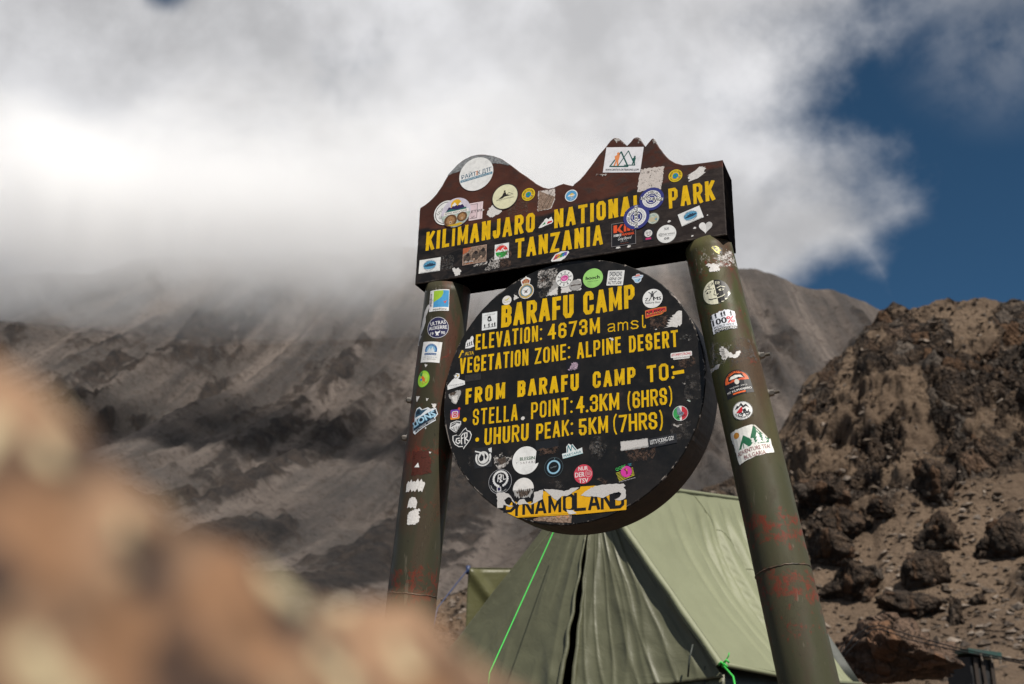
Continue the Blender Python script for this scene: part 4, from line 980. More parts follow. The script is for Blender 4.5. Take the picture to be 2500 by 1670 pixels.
class K:
    cnt = 0
    def __init__(s, S, par, z, c, r, label, name='sticker', lv=0):
        s.S, s.par, s.label, s.name, s.lv = S, par, label, name, lv
        s.o = S.inv(px(z, *c)); s.ux = S.inv(px(z, *r)) - s.o; s.uy = np.array([-s.ux[1], s.ux[0]]); s.L = []; s.rn = random.Random(int(c[0] * 7 + c[1]))
        s.z = z
    def poly(s, pts, col):
        t = tessellate_polygon([[Vector((p[0], p[1], 0)) for p in pts]]); s.L.append((list(pts), [tuple(q) for q in t], col)); return s
    def disc(s, x, y, r, col, ry=None, n=44, a0=0, a1=6.28319):
        full = abs(a1 - a0 - 6.28319) < .01
        return s.poly([(x + r * math.cos(a0 + (a1 - a0) * i / (n if full else n - 1)), y + (ry or r) * math.sin(a0 + (a1 - a0) * i / (n if full else n - 1))) for i in range(n)], col)
    def ring(s, x, y, r, w, col, n=44, a0=0, a1=6.28319):
        P = []; 
        for i in range(n + 1):
            a = a0 + (a1 - a0) * i / n; P += [(x + r * math.cos(a), y + r * math.sin(a)), (x + (r - w) * math.cos(a), y + (r - w) * math.sin(a))]
        s.L.append((P, [(2 * i, 2 * i + 1, 2 * i + 3, 2 * i + 2) for i in range(n)], col)); return s
    def rect(s, x0, y0, x1, y1, col, rad=0.0):
        if not rad: return s.poly([(x0, y0), (x1, y0), (x1, y1), (x0, y1)], col)
        P = []
        for cx, cy, a in ((x1 - rad, y0 + rad, -90), (x1 - rad, y1 - rad, 0), (x0 + rad, y1 - rad, 90), (x0 + rad, y0 + rad, 180)):
            P += [(cx + rad * math.cos(R(a + 15 * i)), cy + rad * math.sin(R(a + 15 * i))) for i in range(7)]
        return s.poly(P, col)
    def line(s, pts, w, col):
        V, F = [], []
        for a, b in zip(pts, pts[1:]):
            d = Vector((b[0] - a[0], b[1] - a[1])); L = d.length or 1e-6; d /= L; n = Vector((-d.y, d.x)) * w / 2; d *= w / 4; i = len(V)
            V += [(a[0] - d.x + n.x, a[1] - d.y + n.y), (a[0] - d.x - n.x, a[1] - d.y - n.y), (b[0] + d.x - n.x, b[1] + d.y - n.y), (b[0] + d.x + n.x, b[1] + d.y + n.y)]
            F.append((i, i + 1, i + 2, i + 3)); s.L.append((V, F, col)); V, F = [], []
        return s
    def torn(s, pts, col, jag=0.06, step=0.12):
        P = []
        for a, b in zip(pts, list(pts[1:]) + [pts[0]]):
            n = max(1, int(math.hypot(b[0] - a[0], b[1] - a[1]) / step))
            P += [(a[0] + (b[0] - a[0]) * i / n + s.rn.gauss(0, jag) * (i > 0), a[1] + (b[1] - a[1]) * i / n + s.rn.gauss(0, jag) * (i > 0)) for i in range(n)]
        return s.poly(P, col)
    def spike(s, pts, col, amp, step=0.08, d=(0, 1)):             # torn with spikes along d
        P = []; k_ = 0
        for a, b in zip(pts, list(pts[1:]) + [pts[0]]):
            n = max(1, int(math.hypot(b[0] - a[0], b[1] - a[1]) / step))
            for i in range(n):
                e = amp * s.rn.random() * (k_ % 2) if i else 0; k_ += 1
                P.append((a[0] + (b[0] - a[0]) * i / n + d[0] * e, a[1] + (b[1] - a[1]) * i / n + d[1] * e))
        return s.poly(P, col)
    def t(s, txt, x, y, h, col, w=None, b=0.0, rot=0.0, it=0.0, al='c'):
        v, f = text_mesh(txt, 0)
        if not v: return s
        x0, x1 = min(p[0] for p in v), max(p[0] for p in v); k_ = h / CAP; kx = (w / (x1 - x0)) if w else k_
        cx = {'c': (x0 + x1) / 2, 'l': x0, 'r': x1}[al]; c_, s_ = math.cos(rot), math.sin(rot); V = []
        for p in v:
            q = ((p[0] - cx) * kx + it * p[1] * k_, (p[1] - CAP / 2) * k_); V.append((x + q[0] * c_ - q[1] * s_, y + q[0] * s_ + q[1] * c_))
        for d in ((0,) if b <= 0.004 else (-b, b) if b < .05 else (-b, 0, b)):        # heavier letters: the same shape laid twice, a little apart
            s.L.append(([(q[0] + d * k_ * c_, q[1] + d * k_ * s_) for q in V], f, col))
        return s
    def g(s, ch, x, y, w, h, t, col):                         # one heavy stroked capital, its middle at x, y
        class Cap:
            def __init__(q): q.v = []; q.f = []; q.verts = q; q.faces = q
            def new(q, a):
                if isinstance(a, list): q.f.append(tuple(a)); return None
                q.v.append(a); return len(q.v) - 1
        for pl in GL[ch]:
            cp = Cap(); stroke(cp, [(x - w / 2 + t / 2 + p[0] * (w - t), y - h / 2 + t / 2 + p[1] * (h - t)) for p in pl], t, lambda a, b, l: (a, b), 0, (y - h / 2, y + h / 2))
            s.L.append((cp.v, cp.f, col))
        return s
    def arc(s, txt, r, mid, h, col, b=0.0, low=False, cx=0.0, cy=0.0, sp=1.0):   # mid in degrees; low: read from below
        v, f = text_mesh(txt, 0); x0, x1 = min(p[0] for p in v), max(p[0] for p in v); k_ = h / CAP; V = []
        for p in v:
            q, e = (p[0] - (x0 + x1) / 2) * k_ * sp, (p[1] - CAP / 2) * k_
            a = R(mid) + (q / r if low else -q / r); rr_ = r - e if low else r + e
            V.append((cx + rr_ * math.cos(a), cy + rr_ * math.sin(a)))
        s.L.append((V, f, col)); return s
    def done(s):
        cols = []; bm = bmesh.new(); K.cnt += 1; step = min(0.00004, 0.0005 / len(s.L))
        for i, (V, F, col) in enumerate(s.L):
            if col not in cols: cols.append(col)
            h = 0.0006 + s.lv * 0.0008 + 0.00002 * (K.cnt % 13) + step * i
            vs = [bm.verts.new((*(s.o + s.ux * p[0] + s.uy * p[1]), h)) for p in V]
            for f in F:
                try: q = bm.faces.new([vs[j] for j in f])
                except ValueError: continue
                q.material_index = cols.index(col); q.normal_update()
                if q.normal.z < 0: q.normal_flip()
        if s.S.wrap:
            xs = [v.co.x for v in bm.verts]; g = s.S.wrap; a = math.ceil(min(xs) / g) * g
            while a < max(xs):
                bmesh.ops.bisect_plane(bm, geom=bm.verts[:] + bm.edges[:] + bm.faces[:], plane_co=(a, 0, 0), plane_no=(1, 0, 0)); a += g
        for v in bm.verts: v.co = s.S.fwd(v.co.x, v.co.y, v.co.z)
        o = bm_obj(s.name, bm, [cmat(c) for c in cols], s.par)
        o['label'] = s.label
        return o
WH, BK = 'f4f4f2', '17171a'
def B_(z, c, r, label, **k): return K(BRD, board, z, c, r, label, **k)
def D_(z, c, r, label, **k): return K(DSC, disc, z, c, r, label, **k)
TN = 'torn_sticker'
def hiker(k, x, y, h, col):
    k.disc(x, y + h * .9, h * .1, col, n=10).poly([(x - h * .14, y + h * .4), (x + h * .12, y + h * .4), (x + h * .15, y + h * .78), (x - h * .02, y + h * .82), (x - h * .22, y + h * .7)], col)
    return k.line([(x - .02 * h, y + .42 * h), (x - .12 * h, y)], h * .11, col).line([(x + .04 * h, y + .42 * h), (x + .12 * h, y)], h * .11, col)
def mount(k, pts, col): return k.poly(pts, col)
def gfun(x): return x

# snow paint on the left hump
hump = [tuple(p) for p in [(370, 438), (420, 385), (480, 322), (560, 268), (640, 240), (740, 234), (820, 248), (910, 281), (960, 316), (1000, 338), (940, 330), (850, 316), (780, 318), (690, 330), (600, 350), (520, 385), (440, 412), (395, 432)]]
k = B_(1, (690, 340), (990, 340), 'grey-white snow paint on the left hump', name='painted_snow')
inv = np.linalg.inv(np.stack([k.ux, k.uy], 1)); k.L.append(None); k.L.pop()
def lp(k, z, pts): M_ = np.linalg.inv(np.stack([k.ux, k.uy], 1)); return [tuple(M_ @ (k.S.inv(px(z, *p)) - k.o)) for p in pts]
k.torn(lp(k, 1, hump), 'snow_paint', .008, .06).done()
for pts in ([(395, 80), (440, 70), (470, 95), (520, 140), (480, 120), (440, 95), (425, 120), (410, 95)], [(600, 72), (640, 64), (665, 90), (700, 150), (670, 120), (650, 100), (640, 140), (625, 90)], [(770, 78), (795, 80), (840, 150), (815, 125), (800, 110), (790, 130), (778, 100)]):
    k = B_(2, pts[0], (pts[0][0] + 60, pts[0][1]), 'white chips of paint on a small peak', name='painted_snow'); k.torn(lp(k, 2, pts), 'glue_white', .03, .2).done()

# ---- top board
k = B_(1, (655, 423), (823, 373), 'large round white sticker with blue Cyrillic lettering', lv=1)
k.disc(0, 0, 1, WH).t('РАЙТ', -.43, .04, .24, '2c5d77', .86, .018).t('К ДТГ', .50, .04, .24, '2c5d77', .82, .018)
for y in (-.06, .04, .14): k.rect(-.0, y - .025, .10, y + .025, 'e8893a')
k.rect(-.93, -.27, .93, -.13, '3d7f9d').t('ЦИФРОВИЗАЦИЯ ПРОИЗВОДСТВА', 0, -.2, .085, WH, 1.75).done()
k = B_(1, (938, 645), (1070, 617), 'round cream sticker with a dark rim and a hill drawing', lv=1)
k.disc(0, 0, 1, '38302c').disc(0, 0, .93, 'ece9c4').poly([(-.5, -.12), (-.2, .12), (-.1, .34), (.05, .34), (.12, .1), (.6, .02), (.3, .1), (.14, .16), (.0, .0), (-.2, -.1)], '2a2622').disc(-.02, .42, .07, '2a2622', n=12)
k.t('GENIUS KILIMANJARO', 0, -.16, .10, '4a443c', 1.35, 0, .02).line([(.1, .1), (.3, .26), (.62, .06)], .025, '2a2622').done()
for z, c, r in ((1, (1167, 623), (1232, 608)), (2, (1002, 439), (1070, 426))):
    k = B_(z, c, r, 'small round yellow sticker with a blue globe, ' + ('beside the cream sticker' if z == 1 else 'above the last word of the top line'))
    k.disc(0, 0, 1, 'e8c41c').ring(0, 0, .98, .05, 'f2d840').disc(0, 0, .42, '2a86c0').torn([(-.3, .1), (0, .32), (.25, .2), (.1, 0), (.2, -.25), (-.1, -.15)], '3f9a4a', .03).poly([(-.6, -.2), (-.2, -.45), (.2, -.5), (.0, -.38), (-.3, -.28)], '2a6a98').poly([(.5, -.5), (.62, -.2), (.4, -.25)], '2a6a98')
    k.arc('MILES TO SMILE', .72, 90, .24, '4a4a20', .01).arc('MAKE LOVE TRAVEL', .78, 270, .15, '6a6420', 0, True).done()
k = B_(1, (1588, 635), (1650, 621), 'small round light-blue sticker with a yellow sun')
k.disc(0, 0, 1, WH).disc(0, 0, .87, '5fa9d8').disc(.1, .1, .3, 'f0c84a', n=20).poly([(-.6, -.05), (-.3, .25), (-.15, .05), (.2, .12), (.62, .05), (.5, -.08)], WH).t('summit', .1, -.3, .2, WH, .7).t('safaris', .1, -.56, .2, WH, .6).done()
k = B_(1, (658, 785), (718, 775), 'pinkish rectangular sticker half covered by the lion sticker')
k.rect(-1.2, -1.45, 1, 1.45, 'f0dcdf').rect(-1.1, -1.2, .1, 1.2, 'e8cfd4').line([(-1.1, 1.2), (.1, 1.2), (.1, -1.15), (-1.1, -1.15)], .07, '3a3336').line([(.68, -1.3), (.68, 1.3)], .05, 'c9a6ae').t('LETIM', -.2, 0, .42, '2c282b', 2.2).ring(-.6, -.65, .35, .07, '3a3336', 12, 4.0, 6.0).done()
k = B_(1, (360, 803), (480, 778), 'round white sticker with a black ring, under the lion sticker', lv=1)
k.disc(0, 0, 1, WH).ring(0, 0, .9, .05, '222226').t('LIVE', -.48, .18, .24, '222226', .62, 0, R(32)).t('GO', -.4, -.28, .24, '222226', .4, 0, R(30)).done()
k = B_(1, (458, 801), (603, 770), 'round lion-photo sticker with a yellow sun over purple peaks', lv=2)
k.disc(0, 0, 1, 'd9d2e0').disc(0, .55, .36, 'ecb82c').poly([(-.75, .05), (-.5, .45), (-.3, .38), (-.1, .72), (.1, .42), (.3, .66), (.5, .4), (.7, .05)], '36285c').poly([(-.3, .5), (-.1, .72), (.05, .52), (-.1, .45)], WH).poly([(.15, .5), (.3, .66), (.42, .5), (.3, .45)], WH).poly([(-.8, .1), (-.4, .3), (.1, .18), (.7, .26), (.7, .05), (-.8, .02)], '2f6f6a')
k.rect(-.82, -.08, .86, .12, 'f5f2e8').t('KIPENZI AFRICA TOURS', .0, .02, .1, '2a2440', 1.5, .01)
k.poly([(-.98, -.1)] + [(math.cos(a) * .98, math.sin(a) * .98) for a in np.linspace(3.25, 6.2, 26)] + [(.98, -.1)], 'photo_pale')
for (x, y, r) in ((-.36, -.5, .42), (.42, -.38, .33)):
    k.torn([(x + r * 1.05 * math.cos(a), y + r * math.sin(a)) for a in np.linspace(0, 6, 16)], '6e4a2c', .06, .12).torn([(x + r * .72 * math.cos(a), y + r * .75 * math.sin(a)) for a in np.linspace(0, 6, 12)], 'photo_lion', .02, .2).disc(x, y - .02, r * .36, 'b8895a', r * .56, 16).poly([(x - r * .2, y - r * .1), (x + r * .2, y - r * .1), (x + r * .12, y - r * .5), (x - r * .12, y - r * .5)], 'd9c0a0').disc(x, y - r * .3, r * .1, '4a2f22', n=10)
    for d in (-1, 1): k.disc(x + d * r * .2, y + r * .14, r * .06, '2c1c14', n=8)
k.poly([(-.6, -.78), (-.3, -.9), (.2, -.95), (.5, -.84), (.3, -.74), (-.2, -.8)], 'd9b32c').done()
k = B_(1, (832, 790), (910, 770), 'white torn paper below the cream sticker', name=TN); k.torn([(-1, -.2), (-.7, .6), (-.2, .9), (.5, .7), (.9, .1), (.95, -.3), (.3, -.55), (-.5, -.65)], 'torn_paper', .05).done()
k = B_(1, (1345, 670), (1430, 655), 'grey rubbed-off sticker square in the valley of the outline', name=TN); k.torn([(-1, -1.3), (.55, -1.25), (1, -.2), (.95, 1.1), (-1, 1.2)], 'speckled_paper', .03).torn([(-1, -1.3), (.5, -1.2), (1, .1), (-.9, 1.2)], 'photo_tan', .03).line([(-.5, -1), (.7, 1)], .06, 'photo_dark').line([(0, -1.1), (.8, .5)], .05, 'photo_dark').done()
k = B_(1, (1065, 740), (1165, 720), 'faint scratched square under the small yellow sticker', name=TN); k.torn([(-1, -.8), (.9, -.8), (1, .8), (-1, .8)], 'glue_brown', .05).done()
k = B_(1, (1338, 898), (1412, 882), 'shoe-shaped white sticker with green and red')
k.torn([(-1, -.55), (-.2, .35), (.1, .6), (.4, .35), (.8, .6), (1, -.05), (.75, -.3), (.0, -.4), (-.6, -.6)], WH, .03).poly([(-.55, -.32), (-.1, .12), (-.05, -.2)], '2e8a4e').poly([(.15, -.28), (.25, .05), (.8, .1), (.85, -.12)], 'c8323c').done()
k = B_(1, (638, 1217), (755, 1197), 'photo sticker of three dark animals on tan')
k.rect(-1, -.72, 1, .72, 'c9a797').rect(-.97, -.68, .97, .68, 'photo_tan').poly([(-1, .2), (-1, .72), (-.3, .72), (-.6, .35)], 'c06a44')
for x, y in ((-.62, -.1), (.06, .0), (.66, .12)): k.torn([(x + .32 * math.cos(a), y + .38 * math.sin(a) - .1) for a in np.linspace(0, 6, 12)], 'photo_dark', .03, .15).disc(x + .06, y + .2, .15, '2a2220', n=14).disc(x - .1, y - .35, .1, 'b79a86', n=10)
k.t('From Africa', -.45, -.48, .12, 'e8eef4', .7).t('with love', -.4, -.62, .1, 'd8742c', .6).done()
k = B_(1, (905, 1182), (975, 1170), 'square white sticker with a red peak over green hills')
k.rect(-1, -1.08, 1, 1.1, WH).disc(0, .0, .86, 'e0443c', None, 30, .1, 3.04).disc(0, 0, .86, '38a94c', None, 30, math.pi + .05, 2 * math.pi - .05).poly([(-.84, -.05), (-.45, .32), (-.2, .1), (.1, .5), (.4, .15), (.84, .12), (.84, -.02), (.4, -.1), (.1, .28), (-.2, -.12), (-.45, .12)], WH).t('x3', .3, .55, .2, WH).arc('KILI PARAGLIDING', .96, 120, .13, '5a2a2a', 0, sp=.9).done()
def oval_card(k):
    k.rect(-1, -.62, 1, .62, WH).disc(0, .05, .72, 'e9edf0', .48).ring(0, 0, .001, .0005, WH).disc(0, .04, .6, '5ba0c6', .38).poly([(-.55, -.02), (-.4, .1), (-.3, .05), (-.2, .2), (-.1, .14), (.0, .27), (.12, .14), (.22, .22), (.34, .08), (.45, .12), (.56, -.02), (.2, -.1), (-.3, -.08)], '2d3f55').arc('KIBO TREKS AND TOURS', .62, 90, .09, '33485e', 0, sp=.95, cy=-.14).arc('ARUSHA TANZANIA', .62, 270, .09, '33485e', 0, True, cy=.18).t('www.kibotreksandtours.com', .0, -.56, .07, '30343a', 1.7).done()
oval_card(B_(1, (198, 1320), (303, 1304), 'white card with a blue mountain oval at the lower left corner of the top board'))
oval_card(B_(2, (1151, 834), (1258, 788), 'tilted white card with a blue mountain oval under the last word'))
k = B_(1, (1478, 1232), (1565, 1205), 'rainbow diamond-shaped sticker on the lower edge')
k.poly([(-1.05, -.12), (-.5, .42), (.2, .55), (1, .32), (1.05, .15), (.5, -.35), (.0, -.52), (-1.0, -.3)], WH)
for i, c in enumerate(('e0483c', 'e88c34', 'f0d030', '4ab04c', '3f84cc', '7a58b0')): k.poly([(-.85 + .26 * i, -.18 + .03 * i), (-.6 + .26 * i, -.2 + .02 * i), (-.22 + .22 * i, .36 - .01 * i), (-.44 + .22 * i, .33)], c)
k.line([(-.7, -.1), (.6, .3)], .09, '2f3a80').done()
k = B_(1, (465, 1378), (512, 1370), 'small white torn scrap on the lower left edge', name=TN); k.torn([(-1, .7), (-.55, .9), (-.2, .4), (.2, .75), (.95, -.05), (.5, -.85), (-.4, -.9), (-.6, -.2)], 'torn_paper', .06).done()
k = B_(1, (365, 1295), (435, 1283), 'grey scraped square beside the blue oval card', name=TN); k.torn([(-1, -1), (.9, -.9), (1, 1), (-.9, 1.1)], 'glue_grey', .05).torn([(-.9, -1), (.9, -.9), (.9, 1), (-.9, 1)], 'glue_faint', .05).done()
k = B_(1, (815, 1300), (890, 1288), 'white and black torn scrap under the red and green sticker', name=TN); k.torn([(-1, -.8), (.9, -.7), (.95, .9), (-.1, .8)], 'glue_white', .06).torn([(-1, -.7), (-.2, -.6), (.9, .2), (.0, .7)], 'glue_white', .06).done()
k = B_(1, (940, 1265), (1000, 1253), 'brown scuffed scrap next to the red and green sticker', name=TN); k.torn([(-1, -1.3), (.9, -1.2), (1, 1.6), (-.9, 1.5)], 'glue_brown', .05).done()
k = B_(1, (690, 1300), (770, 1287), 'thin white torn strip under the animal photo', name=TN); k.torn([(-1, -.1), (1, .2), (.8, -.25), (-.8, -.3)], 'glue_white', .05).done()
k = B_(2, (490, 283), (674, 281), 'large white card with green triangle peaks and two hikers')
M4 = lp(k, 2, [(289, 408), (655, 405), (691, 156), (325, 161)])
k.poly(M4, 'f1f0f4')
def q2(x, y): return lp(k, 2, [(x, y)])[0]
G = '1f5a52'
for P, w in (([(358, 348), (470, 205), (535, 348), (358, 348)], .075), ([(440, 340), (541, 195), (603, 335), (500, 335)], .05)): k.line([q2(*p) for p in P], w, G)
for xx, yy, hh, c in ((418, 338, .75, 'f0965c'), (588, 330, .5, G)):
    x, y = q2(xx, yy); hiker(k, x, y, hh, c)
x, y = q2(477, 380); k.t('WWW.IANTAYLORTREKKING.COM', x, y, .105, '2a2c33', 1.78, .012).done()
k = B_(2, (757, 472), (878, 462), 'large off-white speckled remnant of a sticker', name=TN); k.torn([(-1, -1.05), (.95, -.98), (1.02, 1.05), (-.9, .95)], 'speckled_paper', .03).done()
k = B_(2, (1205, 422), (1290, 400), 'white torn sticker with frayed right edge at the top right', name=TN); k.spike([(-.95, -.75), (.1, -.6), (.75, -.25), (.95, .1), (1.0, .5), (.5, .85), (.0, .5), (-1, .1)], 'torn_paper', .3, .12, (1, .2)).done()
def entou(k):
    k.disc(0, 0, 1, '3a3f86').disc(0, 0, .75, WH).disc(0, 0, .46, '2f3476').disc(0, 0, .36, WH).rect(-.2, -.3, .2, .3, '3a3f86').rect(-.3, -.09, .3, .09, WH).arc('HAMBURGS', .6, 90, .22, '2b2b34', .014, sp=1.1).arc('DONATORS', .6, 270, .15, 'b9bac4', 0, True, sp=1.2).rect(-.93, -.13, .93, .15, WH).t('ENTOURAGE', 0, .01, .27, '23232b', 1.84, .03).done()
entou(B_(2, (768, 668), (888, 672), 'round blue and white sticker with level band, upper of two alike', lv=1))
entou(B_(2, (620, 846), (618, 728), 'round blue and white sticker turned upright, lower of two alike', lv=2))
k = B_(2, (782, 858), (841, 848), 'small round landscape sticker beside the blue pair')
k.disc(0, 0, 1, 'e9ecdf').ring(0, 0, .97, .06, '5f6b58').disc(0, 0, .82, 'photo_pale').poly([(-.8, -.1), (-.2, .3), (.1, .1), (.5, .4), (.8, .0), (.5, -.6), (-.4, -.6)], 'c9bfa0').poly([(.2, -.2), (.7, .1), (.6, -.5)], '6f9fb4').done()
k = B_(2, (494, 1012), (612, 994), 'black square card with an orange emblem and white lettering', lv=1)
k.rect(-1.02, -1.02, 1.02, 1.06, '8f8a8a').rect(-.98, -.98, .98, 1.02, '1d1b1d').rect(-.85, .2, -.55, .88, 'ee5a2c').poly([(-.55, .45), (-.25, .88), (-.05, .88), (-.32, .5), (.0, .12), (-.28, .16), (-.55, .4)], 'ee5a2c').rect(.02, .2, .22, .72, 'ee5a2c').poly([(.3, .85), (.5, .85), (.6, .45), (.7, .8), (.9, .85), (.9, .25), (.7, .2), (.62, .4), (.5, .2), (.3, .24)], 'ee5a2c').disc(.13, .82, .1, 'ee5a2c', n=12)
k.t('HIKE', -.5, -.05, .22, WH, .62, .03).t('MANIAK', .38, -.05, .22, 'ee5a2c', 1.04, .03).t('Going Beyond', .05, -.38, .26, WH, 1.1, -.004, 0.02, .3).t('SINCE 2016', .05, -.66, .06, 'bbbbbb', .6).t('www.hikemaniak.com', .05, -.82, .06, 'bb6a4a', .7).done()
k = B_(2, (736, 1018), (790, 1010), 'small black card with a white cartoon face and pink bar')
k.rect(-1, -1.2, 1, 1.25, '242226').disc(0, .25, .72, 'e6e4e2').ring(-.25, .4, .2, .06, BK, 14).ring(.3, .4, .2, .06, BK, 14).ring(.05, .15, .35, .08, BK, 12, 3.5, 5.9).rect(-.5, -.95, .5, -.6, 'cc3a78').done()
k = B_(2, (914, 1010), (1010, 997), 'round white sticker with a lowercase handle in black')
k.disc(0, 0, 1, WH).t('@harovci', .0, .02, .26, '2b2b2d', 1.62, .008).t('HARVI & ROVI', .0, -.2, .09, '6a6a6c', 1.3)
for sx_ in (-.14, .14): k.line([(sx_ - .08, .42), (sx_ - .08, .72), (sx_, .55), (sx_ + .08, .72), (sx_ + .08, .42)], .025, '55555a').disc(sx_ + .02, -.5, .12, '2b2b2d', n=14).disc(sx_ + .02, -.5, .06, WH, n=10)
k.line([(-.14, .5), (.14, .5)], .025, '55555a').done()
k = B_(2, (1298, 942), (1364, 935), 'white heart-shaped sticker with shade painted on its right half')
hp_ = [(16 * math.sin(t) ** 3 / 16, (13 * math.cos(t) - 5 * math.cos(2 * t) - 2 * math.cos(3 * t) - math.cos(4 * t)) / 15) for t in np.linspace(0, 2 * math.pi, 50)[:-1]]
k.poly(hp_, 'f2f0ee').poly([p for p in hp_ if p[0] >= 0.05], 'd6d4d2').done()  # flat shape; the shade of a curl is put into the right half's colour
for z, x, y, w, lab in ((2, 275, 432, 55, 'row of tiny white scraps under the large triangle card'), (2, 940, 887, 16, 'white chip above the round handle sticker'), (2, 1190, 952, 16, 'white chip by the tilted card'), (2, 1168, 1030, 12, 'tiny white chip near the lower right'), (2, 545, 1132, 18, 'white scrap under the black card'), (2, 440, 1142, 22, 'pale scrap at the foot of the black card'), (2, 1316, 826, 8, 'tiny white chip above the heart'), (1, 725, 775, 9, 'tiny white scrap beside the pink sticker')):
    k = B_(z, (x, y), (x + w, y - w * .1), lab, name=TN); k.torn([(-1, -.5), (.2, -.7), (1, -.2), (.7, .6), (-.4, .8)] if w < 40 else [(-1, 0), (-.9, .3), (0, .15), (1, .1), (.9, -.15), (.1, -.05)], 'torn_paper' if w < 40 else 'glue_white', .14).done()
# ---- round board
k = D_(3, (945, 420), (1029, 404), 'crest sticker with a red crown over a blue and gold ring')
k.disc(0, 0, 1.02, WH).poly([(-.5, .8), (-.66, 1.3), (-.72, 1.62), (-.4, 1.78), (-.12, 1.9), (.0, 2.08), (.14, 1.9), (.42, 1.74), (.64, 1.55), (.55, 1.25), (.45, .78)], WH).disc(0, 0, .93, 'c9a04a').disc(0, 0, .8, '6f8f9a').disc(0, 0, .6, WH).poly([(-.45, .2), (.0, .08), (.3, .3), (.1, -.05), (.2, -.25), (-.1, -.18), (-.3, -.3), (-.15, .0)], '6a6460').poly([(-.7, -.7), (0, -.98), (.7, -.65), (.6, -.5), (0, -.75), (-.6, -.55)], 'd8b45a')
k.poly([(-.42, 1.0), (-.55, 1.4), (-.3, 1.6), (0, 1.72), (.3, 1.58), (.5, 1.36), (.38, .98)], 'a8442c').rect(-.42, .92, .4, 1.1, 'd8ccb0').line([(-.2, 1.1), (-.3, 1.5)], .07, 'e0c890').line([(.18, 1.1), (.28, 1.5)], .07, 'e0c890').line([(0, 1.1), (0, 1.9)], .08, 'e0c890').done()
k = D_(3, (840, 470), (905, 458), 'white and black scrap behind the crest', name=TN); k.torn([(-.5, -.85), (.3, -.5), (.7, -.3), (.6, 1.1), (-.4, 1.2)], 'glue_faint', .05).torn([(-.5, -.75), (.35, -.45), (.1, -.1), (-.2, .1), (-.5, .4)], 'torn_paper', .05).done()
k = D_(3, (727, 523), (779, 512), 'small round white sticker with a yellow banana curve')
k.disc(0, 0, 1, 'f1ece6').poly([(-.5, .2), (-.3, .0), (.1, -.02), (.5, .3), (.62, .58), (.35, .4), (.0, .22), (-.3, .2)], 'd8c83a').t('Happy Banana', 0, -.35, .17, '8a8478', 1.3).done()
k = D_(3, (532, 755), (617, 742), 'square white sticker with small black climbers')
k.rect(-1, -1.12, 1, 1.12, 'eef3f3').rect(-.95, -1.07, .95, 1.07, 'f3f6f6').t('HIGHER THAN CLOUDS', .05, .82, .1, '3a3a3c', 1.4).poly([(-.22, .6), (.1, .68), (.22, .3), (.3, .0), (-.1, -.1), (-.3, .15)], '2a2a2c').rect(-.12, .1, .08, .35, 'dfe4e4').line([(-.8, -.85), (.85, -.8)], .04, BK)
for i, x in enumerate((-.62, -.05, .38, .72)): hiker(k, x, -.82, .5 + .08 * (i % 2), BK)
k.done()
k = D_(3, (307, 1003), (355, 995), 'white cut-out sticker of hikers on a rise')
k.poly([(-1.0, -1.1), (-.85, .2), (-.5, .75), (.1, .8), (.35, 1.4), (.72, 1.5), (.95, 1.0), (.8, .2), (1.1, -.95), (.1, -1.2)], 'f2f2f2')
for x in (-.45, .0, .45): hiker(k, x, -.55 + x * .3, .8, '2a2a2c')
k.line([(-.8, -.75), (.8, -.4)], .08, '77777a').done()
k = D_(3, (270, 1115), (356, 1103), 'small yellow chevron logo sticker with four letters')
Y = 'eec01c'; k.rect(-1.05, -.55, 1.05, .5, 'dark_film').poly([(-1, -.5), (-.62, .4), (-.45, .42), (-.3, .1), (-.52, .05), (-.55, .15), (-.82, -.5)], Y).t('ALTA', .42, -.1, .42, Y, 1.15, .025).done()
k = D_(3, (158, 1440), (256, 1425), 'white mountain-shaped sticker with faint grey lettering and a heart loop')
k.poly([(-1, -.75), (-1.02, -.3), (-.5, .25), (-.25, .4), (-.3, .75), (.0, .95), (.35, .85), (.38, .5), (.2, .3), (.6, .12), (.98, -.05), (1.0, -.45)], 'f3f3f3').ring(-.05, .62, .24, .07, '55504a', 16).disc(.16, .68, .1, 'd8b84a', n=10).t('Kilimanjaro Kidz', 0, -.3, .19, '8a8a8e', 1.7).t('COMMUNITY', 0, -.53, .07, '9a9a9e', 1.3).done()
k = D_(3, (1377, 278), (1474, 260), 'round white sticker with a pink heart in a black spiked ring', lv=1)
k.disc(0, 0, 1, WH).ring(0, 0, .53, .05, '3a2f3c').torn([(.44 * math.cos(a), .36 * math.sin(a) + .03) for a in np.linspace(0, 6, 18)], 'e468ae', .03, .3).line([(-.25, .1), (-.05, -.12), (.25, .12)], .07, 'f6b6d8').poly([(-.1, .35), (.35, .3), (.3, .0)], 'd84a98')
for i in range(10):
    a = i * .628 + .2; k.line([(.5 * math.cos(a), .5 * math.sin(a)), (.76 * math.cos(a), .76 * math.sin(a))], .045, BK).disc(.78 * math.cos(a), .78 * math.sin(a), .07, BK, n=8)
k.done()
k = D_(3, (1460, 390), (1560, 374), 'white torn sheet below the pink heart sticker', name=TN); k.torn([(-1.25, -.35), (1.0, -.3), (1.0, .9), (.6, 1.0), (-1.2, .4)], 'torn_paper', .04).done()
k = D_(3, (1500, 352), (1572, 340), 'round dark grey scraped remnant beside the pink heart sticker', name=TN, lv=1); k.torn([(.98 * math.cos(a), .85 * math.sin(a)) for a in np.linspace(0, 6.1, 24)], 'grey_paper', .04, .3).torn([(-.9, -.02), (-.3, .12), (.4, .05), (.9, .1), (.8, -.12), (0, -.05), (-.6, -.15)], 'photo_dark', .03).done()
